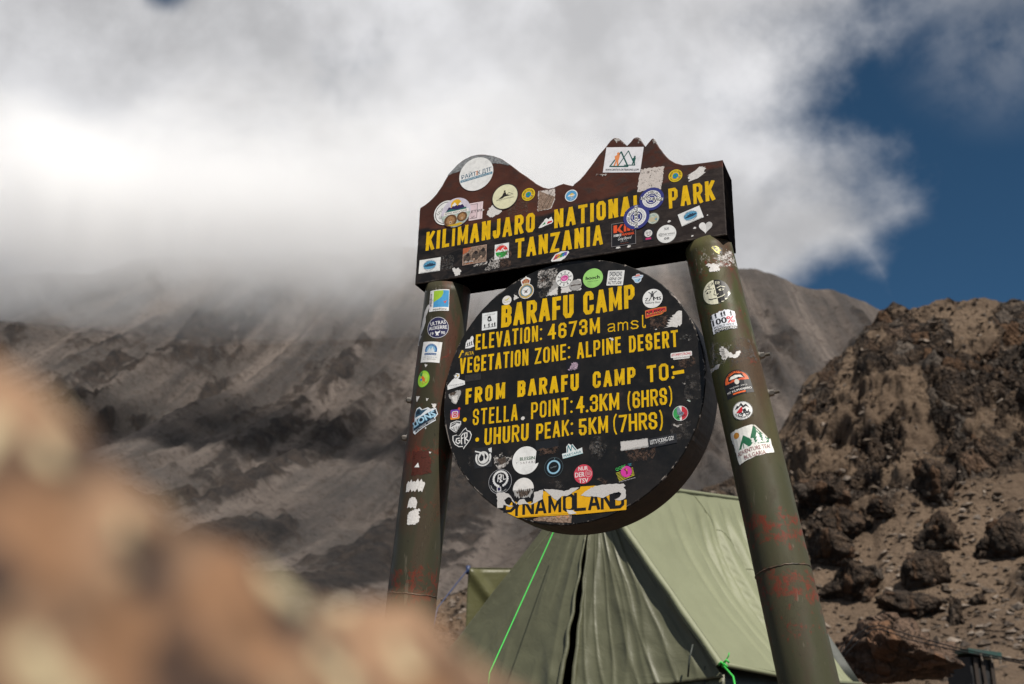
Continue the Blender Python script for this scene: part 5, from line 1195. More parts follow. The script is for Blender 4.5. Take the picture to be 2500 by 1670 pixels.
k = D_(3, (1180, 255), (1290, 236), 'scraped black and white square at the top of the round board', name=TN); k.torn([(-1, -1.15), (1, -1.1), (1, .75), (-.9, .75)], 'glue_white', .04).torn([(-.8, -.5), (.6, -.4), (.7, .0), (-.7, .0)], 'glue_brown', .05).torn([(-1, -1.1), (1, -1.1), (1, .75), (-.9, .75)], 'glue_grey', .04).done()
k = D_(3, (1205, 400), (1300, 384), 'grey and white torn patch above the first word of the round board', name=TN); k.torn([(-1.3, -.9), (1, -.8), (1.05, .5), (-.1, .7), (-1.3, .5)], 'glue_faint', .05).torn([(-.4, -.75), (1, -.8), (1, .4), (.55, .85), (.2, .1)], 'grey_paper', .07).torn([(-.2, -.7), (.95, -.75), (.95, .1), (.3, -.2)], 'torn_paper', .07).done()
k = D_(4, (220, 273), (333, 258), 'round bright-green sticker with a black word')
k.disc(0, 0, 1, 'a4e07c').t('hooch', -.03, .07, .36, '1d241c', 1.36, .045).t('welcome to the party', -.03, -.3, .08, '3a4a34', 1.1).done()
k = D_(4, (475, 267), (568, 265), 'square white sticker with a helix over two lines of capitals')
k.rect(-1, -.98, 1, .9, WH, .08)
for s_ in (1, -1): k.line([(-.78 + 1.5 * i / 30, .45 + s_ * .26 * math.cos(math.pi * 1.5 * i / 15)) for i in range(31)], .05, '2c3440')
for i in range(0, 31, 2): k.line([(-.78 + .05 * i, .45 - .24 * math.cos(math.pi * .1 * i)), (-.78 + .05 * i, .45 + .24 * math.cos(math.pi * .1 * i))], .025, '2c3440')
k.rect(-.8, .7, .74, .73, '2c3440').t('GENE OF', -.02, -.13, .34, '33343a', 1.5, .0).t('ALTITUDE', -.02, -.62, .36, '33343a', 1.66, .0).done()
k = D_(4, (722, 276), (786, 268), 'small pastel shield sticker with red and blue')
k.poly([(-1, .1), (-.9, .45), (-.3, .55), (-.2, .85), (.3, .85), (.5, .6), (1, .5), (.95, .1), (.75, .0), (.6, -.6), (.1, -.9), (-.4, -.75), (-.7, -.2)], 'dde6ef').poly([(-.5, .35), (-.15, .75), (.3, .75), (.5, .4)], 'e8948c').poly([(-.6, -.1), (.6, .0), (.45, -.55), (.05, -.75), (-.4, -.6)], 'a9cfe8').line([(.1, -.5), (.45, -.15)], .12, '2f4a70').line([(-.85, .2), (.85, .3)], .14, '8aaad0').done()
k = D_(4, (892, 502), (1005, 494), 'round white sticker with a cheering figure over black letters')
k.disc(0, 0, 1, WH).t('Z', -.6, -.08, .34, BK, .3, .045).t('MS', .48, -.02, .34, BK, .76, .045).line([(-.36, -.25), (-.12, .2)], .08, BK).line([(.06, .2), (.12, -.2)], .09, BK).poly([(-.2, .18), (.1, .18), (.12, .55), (-.22, .55)], '4a4a4c').disc(-.05, .68, .09, '3a3a3c', n=12).line([(-.18, .52), (-.42, .68)], .07, '3a3a3c').line([(.08, .52), (.36, .74)], .07, '3a3a3c').t('Nature Son', .0, -.42, .19, '44444a', 1.5, 0, 0, .1).done()
k = D_(4, (927, 652), (1046, 630), 'red wavy banner sticker with five capitals and a yellow edge')
k.poly([(-1.02, -.3), (-.98, .3), (-.2, .36), (.4, .38), (1.02, .32), (1.0, -.12), (.5, -.36), (-.3, -.4), (-1.0, -.5)], 'dd8a3a').poly([(-.97, -.2), (-.93, .24), (-.2, .3), (.4, .32), (.97, .26), (.95, -.08), (.5, -.28), (-.3, -.3), (-.95, -.4)], 'd03c3c').t('NUSSC', 0, -.02, .4, '2a1a20', 1.74, .04).t('NUSSC', .0, -.1, .16, 'e8b45a', 1.7, .0).done()
k = D_(4, (1135, 742), (1223, 734), 'large white torn sticker with a spiky left edge', name=TN); k.poly([(-1.4, -1.0), (-.75, -.85), (-1.05, -.65), (-.6, -.55), (-.95, -.28), (-.45, -.22), (-.85, .05), (-.3, .1), (-.6, .3), (-.15, .38), (-.3, .62), (.05, .72), (.3, 1.05), (.6, 1.2), (.98, 1.1), (1.0, .2), (.98, -.6), (.7, -.95), (.55, -.75), (.4, -1.05), (-.3, -.9)], 'torn_paper').poly([(-2.45, -1.15), (-2.15, -1.1), (-2.2, -1.02), (-2.5, -1.02)], WH).done()
k = D_(4, (1265, 950), (1340, 940), 'grey oval smear at the right of the board', name=TN); k.torn([(math.cos(a), .52 * math.sin(a)) for a in np.linspace(0, 6, 20)], 'glue_grey', .05).torn([(.9 * math.cos(a), .4 * math.sin(a)) for a in np.linspace(0, 6, 16)], 'glue_grey', .05).done()
k = D_(4, (960, 770), (1060, 757), 'brown scuffed patch under the red banner', name=TN); k.torn([(-1, -.9), (.9, -.7), (1, .7), (-1, .8)], 'glue_brown', .08).done()
k = D_(4, (1215, 1135), (1335, 1121), 'small white sticker with a red hashtag line')
k.rect(-1, -.22, 1, .26, WH, .1).rect(-.76, -.42, .76, -.1, WH, .06).t('#TOMMYSTRONG', 0, .05, .26, 'cc3038', 1.86, .015).t('LIVE WITH PASSION', .0, -.28, .15, '5a2024', 1.4).done()
k = D_(4, (1275, 1215), (1375, 1205), 'round brown scuff under the hashtag sticker', name=TN); k.torn([(math.cos(a), .7 * math.sin(a)) for a in np.linspace(0, 6, 20)], 'glue_brown', .06).done()
k = D_(3, (1474, 1262), (1552, 1250), 'small glittery photo sticker in the middle of the board')
k.rect(-1, -.72, 1, .72, '1c1a1f').torn([(-.7, -.5), (-.2, .45), (.4, .5), (.7, .2), (.6, -.45), (0, -.55)], 'photo_glitter', .08).done()
k = D_(3, (345, 1392), (436, 1378), 'black matte strip of film left on the board', name=TN); k.rect(-1, -.4, 1, .4, 'dark_film').done()
k = D_(5, (130, 128), (196, 116), 'torn grey and white animal-shaped remnant', name=TN); k.torn([(-1, .6), (.3, .95), (.9, .9), (.98, .3), (.6, -.3), (.2, -1.05), (-.2, -.9), (-.7, -.1), (-.95, .2)], 'grey_paper', .06).torn([(-.5, .1), (.5, .3), (.4, -.4), (.15, -.95), (-.2, -.75)], 'torn_paper', .06).torn([(-.9, .5), (.0, .4), (.3, .85), (-.5, .8)], 'photo_dark', .06).done()
k = D_(5, (132, 305), (179, 299), 'rounded pink and orange camera-app icon sticker with a red dot')
for i, c in enumerate(('f0a040', 'e8693c', 'd83c68', 'b8388e', '7a46b8')): k.rect(-1 + .012 * i, -1.0 + .3 * i, 1 - .012 * i, 1.02, c, .25)
k.rect(-.66, -.66, .66, .68, WH, .3).rect(-.52, -.52, .52, .54, 'd83c78', .22).ring(0, 0, .34, .1, WH, 20).disc(.0, -.02, .24, 'c0342f', n=12).disc(.46, .44, .07, WH, n=8).disc(.88, 1.08, .28, 'e05038', n=14).done()
k = D_(5, (137, 432), (198, 420), 'diamond sticker with a black and white mountain drawing')
k.poly([(-1.02, -.1), (-.8, .75), (.2, .95), (.98, .7), (.95, .2), (.1, -.95), (-.3, -.8)], 'e9e9e9').poly([(-.8, .05), (-.65, .65), (.2, .82), (.85, .6), (.8, .35), (.2, .5), (-.1, .3)], '4a4a4c').line([(-.7, .35), (.0, .62), (.5, .45)], .1, 'e2e2e2')
for i in range(4): k.line([(-.45 + .26 * i, -.45 - .05 * i), (-.3 + .26 * i, .0)], .09, BK)
k.line([(-.8, -.1), (.1, -.85), (.85, .2)], .06, '55555a').done()
k = D_(5, (207, 557), (306, 540), 'black leaf-shaped sticker outlined in white with three letters')
pA = [(-1.02, .45), (-.6, .5), (-.35, .35), (-.15, .55), (.1, .85), (.4, 1.05), (.55, .75), (.85, .6), (1.0, .25), (.85, -.2), (.6, -.5), (.3, -.8), (.1, -1.05), (.05, -.8), (-.4, -.75), (-.8, -.45), (-1.02, .0)]
k.poly(pA, WH).poly([(p[0] * .91, p[1] * .9) for p in pA], '2c2d31').line([(-.3, .12), (-.6, .1), (-.68, -.2), (-.45, -.42), (-.25, -.3), (-.25, -.12), (-.42, -.12)], .1, WH).line([(-.08, -.5), (-.1, .3), (.14, .5)], .1, WH).line([(-.08, .0), (.1, .1)], .09, WH).line([(.28, -.52), (.25, .52), (.52, .5), (.5, .12), (.28, .0), (.62, -.3)], .1, WH).done()
k = D_(5, (424, 750), (516, 738), 'dark square sticker with a white ring emblem of a climber')
k.rect(-1, -1.08, 1, 1.08, '2a2a2c').ring(0, -.02, .9, .2, 'e6e6e4', 40, 2.6, 6.7).torn([(.62 * math.cos(a), .66 * math.sin(a)) for a in np.linspace(0, 6, 20)], 'e6e6e4', .03).poly([(-.5, -.1), (-.2, .4), (.05, .1), (.0, -.3), (-.3, -.4)], '242426').poly([(.15, .45), (.45, .1), (.3, -.3), (.15, 0)], '242426').line([(-.9, .75), (-.3, .55)], .13, 'e6e6e4').poly([(.55, .85), (.95, .95), (.95, .4), (.7, .5)], 'e6e6e4').arc('CLIMBING CLUB', .74, 270, .14, BK, .0, True, sp=1.1).done()
k = D_(5, (300, 780), (330, 776), 'grey smear beside the ring emblem', name=TN); k.torn([(-.8, -1.8), (1, -2), (1, 1.4), (-.9, 1.6)], 'glue_faint', .2, .4).done()
k = D_(5, (615, 785), (700, 772), 'torn black and white remnant left of the white bitten sticker', name=TN); k.torn([(-.9, .6), (-.3, .6), (.0, .95), (.35, .5), (.9, .3), (1.4, .4), (1.2, -.1), (.7, -.5), (.1, -.95), (-.5, -.8), (-.95, -.2)], 'glue_white', .06).torn([(-.6, .3), (.4, .4), (.5, -.3), (-.3, -.5)], 'photo_dark', .08).done()
k = D_(5, (862, 780), (1000, 766), 'round white sticker with a bite missing on the right and green word')
arcp = [(math.cos(a), math.sin(a)) for a in np.linspace(.62, 6.02, 50)]
k.poly(arcp + [(.72, -.32), (.74, .05), (.78, .3)], WH).t('BLESSIN', .13, .13, .24, '2e5a3c', 1.1, .028, 0, 0).t('S A F A R I', .15, -.16, .15, '8a7f80', 1.08).t('T', -.68, -.15, .13, '8a8a8a').done()
k = D_(5, (1153, 850), (1248, 835), 'round dark sticker with a light-blue ring')
k.disc(0, 0, 1.02, '55666c').disc(0, 0, .98, '15181a').ring(0, 0, .73, .17, '8cc4e2').ring(0, 0, .66, .03, 'd8eef6').t('SUMMIT', 0, 0, .1, 'a9b6ba', .7, 0, .1).line([(.1, .75), (.2, .95)], .03, '88aab0').done()
k = D_(5, (1343, 695), (1440, 668), 'teal and white label with two narrow peaks above its lettering')
k.poly([(-1.08, -.2), (-.62, -.2), (-.5, .7), (-.2, .95), (.0, .75), (.2, .8), (.55, .1), (1.1, .2), (1.05, -.3), (-1.0, -.38)], 'eef1f1').rect(-1.06, -.42, 1.08, .1, 'e9f1f2').line([(-.48, .12), (-.28, .8), (-.1, .15), (.1, .72), (.4, .12)], .09, '2e7f86').t('MARTAÑA', 0, -.18, .26, '3f8a92', 1.86, .006).line([(-1.0, -.4), (1.05, -.4)], .05, '9fd0d6').done()
k = D_(5, (1085, 640), (1205, 622), 'dark card with a brown scraped lower half', name=TN); k.rect(-1, -.15, 1, .55, '1f2023').torn([(-.9, -.15), (1, -.1), (.95, -.65), (-.7, -.6)], 'glue_brown', .04).torn([(-.9, -.1), (1, -.1), (.95, -.6), (-.7, -.55)], 'glue_brown', .04).done()
k = D_(5, (598, 1000), (718, 980), 'round black sticker with a white wreath and monogram')
k.disc(0, 0, 1.0, 'c9c9cc').disc(0, 0, .975, '18181c')
for i in range(22):
    a = -1.2 + i * (5.55 / 21); k.disc(.05 + .6 * math.cos(a), .22 + .6 * math.sin(a), .1, 'ececec', n=9)
k.line([(-.2, .02), (-.12, .55), (.1, .6), (.1, .36), (-.1, .3), (.12, .05)], .07, 'ececec').line([(.2, .55), (.05, .1), (-.02, -.05), (.2, .02)], .07, 'ececec').line([(.3, .5), (.3, .12), (.5, .14)], .07, 'ececec').rect(-.3, -.78, .06, -.42, 'ececec').rect(-.24, -.72, .0, -.46, '2f2a5a').arc('HEAVEN FIGHTERS MC', .84, 250, .1, 'dedede', 0, True, sp=1.15).done()
k = D_(5, (838, 1075), (946, 1058), 'round white sticker whose lower half is torn to grey streaks', lv=0)
k.disc(0, 0, 1, 'efece8', None, 30, -.1, 3.2).spike([(-.98, .02), (.98, -.05), (.85, -.5), (.45, -.75), (-.1, -.8), (-.8, -.45)], 'grey_paper', -.3, .12).spike([(-.7, -.2), (.7, -.3), (.3, -.75), (-.3, -.78)], 'photo_dark', .35, .1).done()
# the big yellow strip
k = D_(5, (1080, 1236), (1560, 1200), 'wide yellow strip sticker with black capitals, torn grey along its top', lv=1)
def q6m(z, pts): return lp(k, z, pts)
k.poly(q6m(5, [(690, 1250), (640, 1265), (635, 1305), (750, 1362), (782, 1374)]) + q6m(6, [(-10, 1342), (20, 1340), (30, 1342), (548, 1292), (552, 1188), (430, 1190), (430, 1062), (225, 1042), (75, 1052), (65, 1078)]) + q6m(5, [(1340, 1110), (1045, 1100), (1040, 1180), (860, 1220), (790, 1230), (735, 1190)]), 'f0b414')
cx_ = [(5, 694, 1225), (5, 770, 1262), (5, 890, 1262), (5, 1020, 1252), (5, 1165, 1238), (5, 1310, 1220), (6, 70, 1208), (6, 215, 1198), (6, 345, 1190), (6, 465, 1182)]
for ch, (z_, x_, y_) in zip('DYNAMOLAND', cx_):
    gx, gy = q6m(z_, [(x_, y_)])[0]; dx, dy = q6m(z_, [(x_ + 61, y_ - 4)])[0]; hx, hy = q6m(z_, [(x_, y_ - 95)])[0]
    k.g(ch, gx, gy, math.hypot(dx - gx, dy - gy) * 2 * (1.1 if ch == 'M' else 1), math.hypot(hx - gx, hy - gy) * 2, .062, '1b191a')
k.rect(*q6m(5, [(800, 1366)])[0], q6m(5, [(1380, 1330)])[0][0], q6m(5, [(800, 1366)])[0][1] + .035, 'f0b414')
k.torn(q6m(5, [(568, 1118), (640, 1108), (700, 1140), (740, 1200), (770, 1240), (800, 1190), (850, 1180), (900, 1240), (940, 1215), (950, 1110), (1010, 1090), (1045, 1085), (1040, 1180), (1000, 1200), (930, 1235), (870, 1232), (790, 1240), (740, 1215), (690, 1160), (640, 1190), (660, 1230), (740, 1255), (690, 1262), (635, 1240), (630, 1270), (570, 1275)]), 'paper_fibre', .006, .04)
k.torn(q6m(5, [(1050, 1075), (1190, 1085), (1260, 1100), (1330, 1070), (1420, 1062), (1370, 1100), (1290, 1150), (1240, 1150), (1190, 1200), (1140, 1165), (1085, 1110)]), 'paper_fibre', .006, .04)
k.torn(q6m(6, [(75, 1145), (120, 1105), (225, 1045), (380, 1025), (520, 1020), (540, 1045), (520, 1060), (545, 1090), (540, 1170), (490, 1195), (425, 1185), (480, 1160), (500, 1125), (470, 1105), (380, 1130), (310, 1170), (235, 1155), (150, 1155)]), 'paper_fibre', .006, .04)
k.torn(q6m(5, [(1285, 1290), (1350, 1295), (1390, 1328), (1310, 1338)]), 'torn_paper', .006, .04).done()
k = D_(5, (1140, 1382), (1342, 1372), 'tan and orange scrap below the yellow strip', name=TN); k.torn([(-1.0, .02), (-.5, .2), (1.0, .3), (.97, -.25), (.3, -.2), (-1.0, -.05)], 'photo_tan', .015).torn([(.1, .22), (.9, .28), (.85, .06), (.2, .05)], 'orange_scrap', .04).done()
k = D_(6, (103, 922), (200, 912), 'round red sticker with three rows of white capitals')
k.disc(0, 0, 1, 'd4485a').t('NUR', .0, .6, .42, 'f4eaea', 1.0, .02).t('DER', -.38, -.02, .5, 'f4eaea', 1.0, .02).t('TSV', .0, -.66, .46, 'f4eaea', 1.02, .02).ring(.55, 0, .36, .05, 'f0b8bc', 20)
for y in (-.12, .0, .12): k.line([(.35, y), (.78, y + .04)], .05, 'f0b8bc')
k.done()
k = D_(6, (535, 898), (618, 875), 'neon sticker with green letters over a pink circle and yellow bars')
for i in range(7): k.line([(-1.1 + .03 * i, .12 - .17 * i), (1.0, .22 - .15 * i)], .06, 'e4d84a')
k.disc(.15, -.02, .72, '1f191c').disc(.15, -.02, .68, 'e040a8').poly([(-.1, .3), (.1, .4), (.35, .2), (.3, -.3), (.05, -.4), (.1, .0)], '8a2a5a').poly([(.1, .25), (.3, .3), (.3, -.05)], 'e0a04a').t('QQBY', -.42, .62, .36, '5ae070', 1.3, .0, .12).line([(.5, .8), (.95, .75), (.6, .62), (.9, .55)], .04, '4a9ab0').t('WORLDWIDE PARTY FESTIVAL', .05, -1.02, .11, 'e6e0e4', 2.1, 0).done()
k = D_(6, (922, 578), (1068, 548), 'black strip sticker with a row of white capitals', lv=1)
k.rect(-1.0, -.33, 1, .33, '2e2e31').t('LET’S FCKNG GO!', -.03, .06, .3, 'eeeeee', 1.66, .012).t('THE ADVENTURE', -.05, -.17, .07, 'bbbbbb', .5).done()
k = D_(6, (632, 610), (776, 594), 'grey torn paper strip left of the black strip sticker', name=TN); k.torn([(-1.0, .28), (.97, .3), (1, -.32), (-.4, -.4), (-1.0, -.4)], 'grey_paper', .02).torn([(-.98, .24), (.95, .26), (.98, -.2), (-.4, -.3), (-.98, -.34)], 'paper_fibre', .02).done()
k = D_(6, (1107, 293), (1187, 284), 'small round green, white and red sticker with black tower letters')
k.disc(0, 0, 1.0, 'd8d8d8').disc(0, 0, .93, 'eceeea').poly([(.93 * math.cos(a), .93 * math.sin(a)) for a in np.linspace(1.75, 4.6, 20)], '3fa85a').poly([(.93 * math.cos(a), .93 * math.sin(a)) for a in np.linspace(-1.4, 1.35, 20)], 'cc3844').poly([(-.45, .7), (-.15, .9), (.1, .3), (.5, .0), (.3, -.3), (-.4, -.2)], '8f98a8').t('LIVE', .0, -.02, .3, '202020', .7, .02).t('ADDITION', .05, -.42, .26, '202020', 1.15, .02, .2).done()
k = D_(6, (250, 650), (345, 638), 'round scribbled dark grey scrape', name=TN); k.torn([(.95 * math.cos(a), 1.25 * math.sin(a)) for a in np.linspace(0, 6, 20)], 'glue_faint', .06).torn([(.8 * math.cos(a), 1.0 * math.sin(a)) for a in np.linspace(0, 6, 20)], 'glue_faint', .06).torn([(.6 * math.cos(a), .7 * math.sin(a)) for a in np.linspace(0, 6, 20)], 'glue_grey', .06).done()
k = D_(6, (1110, 450), (1220, 436), 'grey scratched square under the green and red sticker', name=TN); k.torn([(-1, -1.1), (.9, -1.1), (1, .6), (-.9, .6)], 'glue_faint', .05).torn([(-.75, .5), (-.2, .35), (.2, .4), (-.3, .15)], 'glue_white', .05).done()
k = D_(6, (700, 700), (850, 685), 'faint brown scrape below the grey torn strip', name=TN); k.torn([(-1.2, .3), (1.2, .35), (.8, -.5), (-.8, -.5)], 'glue_brown', .08).done()
k = D_(4, (1340, 1480), (1440, 1470), 'faint grey scratches at the right edge of the round board', name=TN); k.torn([(-1, -1.6), (.9, -1.6), (1, 1.4), (-.8, 1.2)], 'glue_faint', .08).done()
k = D_(5, (833, 345), (853, 341), 'small square white chip between two words', name=TN); k.torn([(-1, .1), (-.2, .9), (.9, .6), (1, -.3), (.1, -1), (-.8, -.6)], 'torn_paper', .04, .5).done()
for z, x, y, w, m_, lab in ((4, 425, 962, 30, 'torn_paper', 'white curled scrap on the vegetation line'), (6, 1192, 166, 20, 'photo_pale', 'tiny pale-blue scrap at the right edge'), (4, 1240, 1460, 22, 'glue_white', 'tiny white scratches at the right edge'), (6, 1045, 415, 20, 'glue_white', 'white scratch near the green and red sticker'), (5, 405, 862, 45, 'glue_faint', 'grey smudge below the ring emblem'), (6, 300, 1000, 60, 'glue_brown', 'brown smudge above the yellow strip'), (5, 1200, 1050, 90, 'glue_faint', 'grey smudge above the yellow strip')):
    k = D_(z, (x, y), (x + w, y - w * .1), lab, name=TN); k.torn([(-1, .5), (-.2, .7), (.9, .1), (.7, -.6), (.1, -.3), (-.5, .2)], m_, .1, .3).done()

# ---- left post
def L_(z, c, r, label, **k): return K(PL, postl, z, c, r, label, **k)
def R_(z, c, r, label, **k): return K(PR, postr, z, c, r, label, **k)
k = L_(7, (447, 316), (532, 316), 'square white sticker with a green and blue coast picture')
k.rect(-1.02, -1.1, 1.02, 1.1, WH, .06).rect(-.55, -.72, .98, 1.0, '4ea2d8').poly([(-.55, 1.0), (.42, 1.0), (.45, .7), (.3, .35), (.0, .1), (-.3, -.05), (-.55, -.2)], 'a6cf3c').poly([(.45, -.1), (.6, -.15), (.8, .0), (.72, -.22), (.62, -.38), (.55, -.25)], 'd85a4a').t('. ecoglobal', -.78, .2, .26, '2a2a2e', 1.5, 0, -math.pi / 2).t('expeditions .', .18, -.9, .22, '2a2a2e', 1.5, .0).line([(-.93, -.9), (-.93, .8)], .025, 'b05ab0').done()
k = L_(7, (437, 544), (529, 546), 'round navy sticker with white brush capitals and a year')
k.disc(0, 0, 1, 'e6e6ea').disc(0, 0, .96, '2b2a52').t('ULTRAS', .02, .45, .34, 'f0f0f2', 1.4, .02, .1).t('AUXERRE', .02, .0, .34, 'f0f0f2', 1.7, .02, .07).t('19', -.5, -.55, .28, 'f0f0f2', .28, .015).t('90', .5, -.5, .28, 'f0f0f2', .36, .015).poly([(-.2, -.32), (-.05, -.42), (.1, -.4), (.26, -.28), (.2, -.5), (.08, -.56), (.12, -.8), (-.04, -.72), (-.14, -.8), (-.1, -.58), (-.2, -.52)], 'f0f0f2').done()
k = L_(7, (379, 746), (465, 753), 'square white sticker with a blue round mountain badge')
k.rect(-1, -1.02, 1, 1.0, WH).disc(0, .18, .62, '2f6aa8', None, 36, -.3, 3.45).disc(.0, .15, .47, '8fbfe0', None, 30, -.2, 3.35).poly([(-.4, -.05), (-.15, .4), (.0, .2), (.15, .5), (.4, .0), (.2, -.1)], 'dfeaf2').rect(-.62, -.32, .6, -.12, '2a5a92').t('Guia de Montaña', 0, -.22, .11, WH, 1.1).t('www.aventuraguias.com', 0, -.5, .08, '3a5a80', 1.4).t('fb  ig  f  @aventuraguias', -.05, -.7, .09, '6a5a5a', 1.3).arc('AVENTURA', .55, 90, .1, 'cfe0f0', 0, sp=1.3, cy=.18).done()
k = L_(7, (318, 972), (372, 974), 'round lime sticker with an orange carrot')
k.disc(0, 0, 1, '4a9a3c', 1.22).disc(0, 0, .93, 'a6d83c', 1.14).disc(.1, .1, .6, 'bce45a', .7).poly([(-.35, .35), (-.1, .45), (.3, .0), (.35, -.3), (.1, -.35), (-.3, .0)], 'ee7a2c').line([(.2, -.3), (.55, -.55), (.75, -.3)], .07, 'd8702c').line([(.0, -.3), (.1, -.75)], .07, 'd8702c').disc(-.32, -.12, .18, '3a8ad0', n=12)
for a in (1.7, 2.2, 2.7): k.line([(-.3, .4), (-.3 + .45 * math.cos(a), .4 + .55 * math.sin(a))], .14, '2f8a4a')
k.done()
k = L_(7, (320, 1300), (438, 1262), 'blue and white team sticker with large block capitals')
k.poly([(-1.02, -.62), (-.95, -.2), (-.75, .0), (-.55, .62), (-.3, .88), (-.05, .88), (.1, .62), (.5, .62), (.65, .45), (1.0, .42), (1.02, -.02), (.75, -.22), (.75, -.4), (-.2, -.62), (-.9, -.82)], 'e6ecf2').poly([(-.6, .3), (-.5, .65), (-.28, .8), (-.1, .8), (.0, .6), (.45, .52), (.2, .42), (-.1, .3)], '34566e').poly([(-.48, .5), (-.3, .72), (-.12, .68), (-.15, .4)], '16283a').poly([(-.98, -.55), (-.9, -.1), (-.5, .12), (.95, .34), (.96, .02), (.65, -.22), (-.6, -.5)], '16283a').t('LIONS', -.02, -.02, .44, '8fc4e2', 1.72, .05, .14).t('LIONS', -.02, -.0, .36, 'b8dcf0', 1.66, .01, .14).poly([(-.8, -.72), (.72, -.34), (.7, -.22), (-.8, -.56)], '1c2430').t('ULTIMATE · ESSEN', -.02, -.46, .1, 'e8ecf0', 1.35, .01, .22).done()
k = L_(9, (270, 362), (345, 362), 'wide torn paper remnant with flame-like top, uppermost of three', name=TN); k.spike([(-.98, -.6), (.72, -.65), (.95, .1), (.9, .3), (-.6, .3), (-.95, .1)], 'torn_paper', .42, .16, (.15, 1)).done()
k = L_(9, (253, 472), (290, 472), 'narrow torn paper remnant, middle of three', name=TN); k.spike([(-1, -1.35), (.75, -1.4), (.9, -.3), (.5, .6), (-.2, .7), (-.85, -.2)], 'torn_paper', .6, .3, (.2, 1)).done()
k = L_(9, (255, 588), (303, 588), 'rounded torn paper remnant, lowest of three', name=TN); k.torn([(-.8, -1.05), (.5, -1.08), (.95, -.5), (1.0, 1.15), (.45, 1.15), (.0, .95), (-.5, .7), (-.9, .1)], 'torn_paper', .08).done()
k = L_(9, (312, 205), (392, 205), 'dull red square of old paint above the torn paper', name='post_patch'); k.torn([(-.85, -1.1), (.9, -.9), (.75, 1.1), (.3, 1.05), (-.8, 1.1)], 'old_red_paint', .05).done()
k = L_(9, (285, 224), (302, 224), 'little white triangular scrap on the red patch', name=TN); k.poly([(-1.1, -.6), (1.0, -.6), (.35, 1.25)], WH).done()
k = L_(7, (316, 525), (336, 525), 'white torn strip on the outer edge of the post', name=TN); k.torn([(-.9, -4.5), (.2, -4.6), (1.0, 4.4), (.3, 4.6), (-.5, 3.0)], 'torn_paper', .2, .8).done()
for z, x, y, w, lab in ((7, 340, 865, 14, 'tiny white scrap over the carrot sticker'), (7, 270, 1140, 20, 'small white wedge above the team sticker'), (7, 410, 1200, 26, 'white sliver beside the team sticker'), (7, 350, 1145, 14, 'white flecks above the team sticker'), (9, 377, 132, 9, 'tiny white fleck near the red patch'), (7, 338, 1384, 8, 'tiny white fleck under the team sticker')):
    k = L_(z, (x, y), (x + w, y), lab, name=TN); k.torn([(-.9, .9), (.9, .8), (.4, -.1), (.1, -.9), (-.4, -.3)], 'torn_paper', .1, .3).done()
k = L_(7, (440, 200), (500, 200), 'pale streaked patch at the top of the post', name='post_patch'); k.torn([(-.95, -.5), (-.5, .3), (.2, .5), (.8, .1), (1.0, -.5)], 'streaked_glue', .1).done()  # pale streaked dome just below the board

# ---- right post
k = R_(8, (238, 135), (262, 132), 'yellow pick-shaped sticker with a black portrait near the top of the post')
k.poly([(-.95, .9), (-.4, 1.3), (.4, 1.2), (.95, .6), (.85, -.4), (.4, -1.5), (-.3, -.8)], 'e4d860').poly([(-.5, .6), (-.1, .95), (.4, .7), (.5, .1), (.2, -.6), (.4, -.9), (.0, -.4), (-.2, .0)], '2a241c').disc(.1, .25, .22, 'd9cf80', n=10).done()
k = R_(8, (265, 140), (285, 140), 'black pick-shaped patch of painted shadow beside the yellow pick sticker', name=TN); k.poly([(-.9, .8), (.2, 1.1), (1.0, .9), (.5, -.6), (.1, -1.5), (-.5, -.5)], '191712').disc(.1, .1, .25, 'c9a83c', n=8).done()  # tip of the board corner's cast shadow, put in as a black patch
k = R_(8, (150, 175), (240, 170), 'streaky white scratches near the top of the right post', name=TN); k.torn([(-.8, -.7), (.9, -.6), (.8, .8), (-.7, .75)], 'streaked_glue', .06).done()
k = R_(8, (150, 265), (200, 260), 'streaky white scratches left of the torn white sticker', name=TN); k.torn([(-1.1, -.5), (.9, -.4), (.9, .6), (-.9, .4)], 'streaked_glue', .06).done()
k = R_(8, (215, 255), (262, 250), 'white torn sticker above the half-dark face', name=TN); k.torn([(-.6, -.55), (.3, -.6), (.9, -.7), (1.0, .3), (.5, .6), (-.5, .9), (-1.1, .7), (-.4, .3)], 'torn_paper', .08).done()
k = R_(8, (310, 200), (360, 195), 'pale flecks at the right of the post top', name=TN); k.torn([(-1, -.4), (.8, -.6), (1, .6), (-.8, .5)], 'glue_white', .1).done()
k = R_(8, (237, 412), (330, 405), 'round face sticker, left half cream and right half black, with a five-letter word')
k.disc(0, 0, 1, 'e7e4cb').poly([(math.cos(a), math.sin(a)) for a in np.linspace(-1.5, 1.62, 30)], '1c1b1b').arc('JOK', .74, 112, .24, '1c1b1b', .03, sp=.95).arc('ER', .74, 73, .24, 'e7e4cb', .03, sp=.95)
for sx_, c, o in ((-.5, '1c1b1b', 'e7e4cb'), (.42, 'e7e4cb', '1c1b1b')):
    k.poly([(sx_ - .24, .1), (sx_ - .05, .2), (sx_ + .2, .12), (sx_ + .05, .02), (sx_ - .1, .02)], c).disc(sx_, .1, .075, o, n=12).line([(sx_ - .3, .28), (sx_ - .05, .4), (sx_ + .26, .3)], .05, c)
k.line([(-.05, .15), (-.16, -.2), (.02, -.3)], .04, '1c1b1b').line([(.03, -.3), (.15, -.2)], .04, 'e7e4cb').line([(-.58, -.42), (-.4, -.52), (.0, -.54)], .06, '1c1b1b').line([(.02, -.54), (.4, -.45), (.58, -.32)], .06, 'e7e4cb').disc(-.12, .3, .03, '1c1b1b', n=8).torn([(.75, -.5), (.98, -.1), (.9, -.4), (.7, -.68)], WH, .03).done()
k = R_(8, (285, 608), (372, 600), 'white-edged sticker with hikers above a red percent figure')
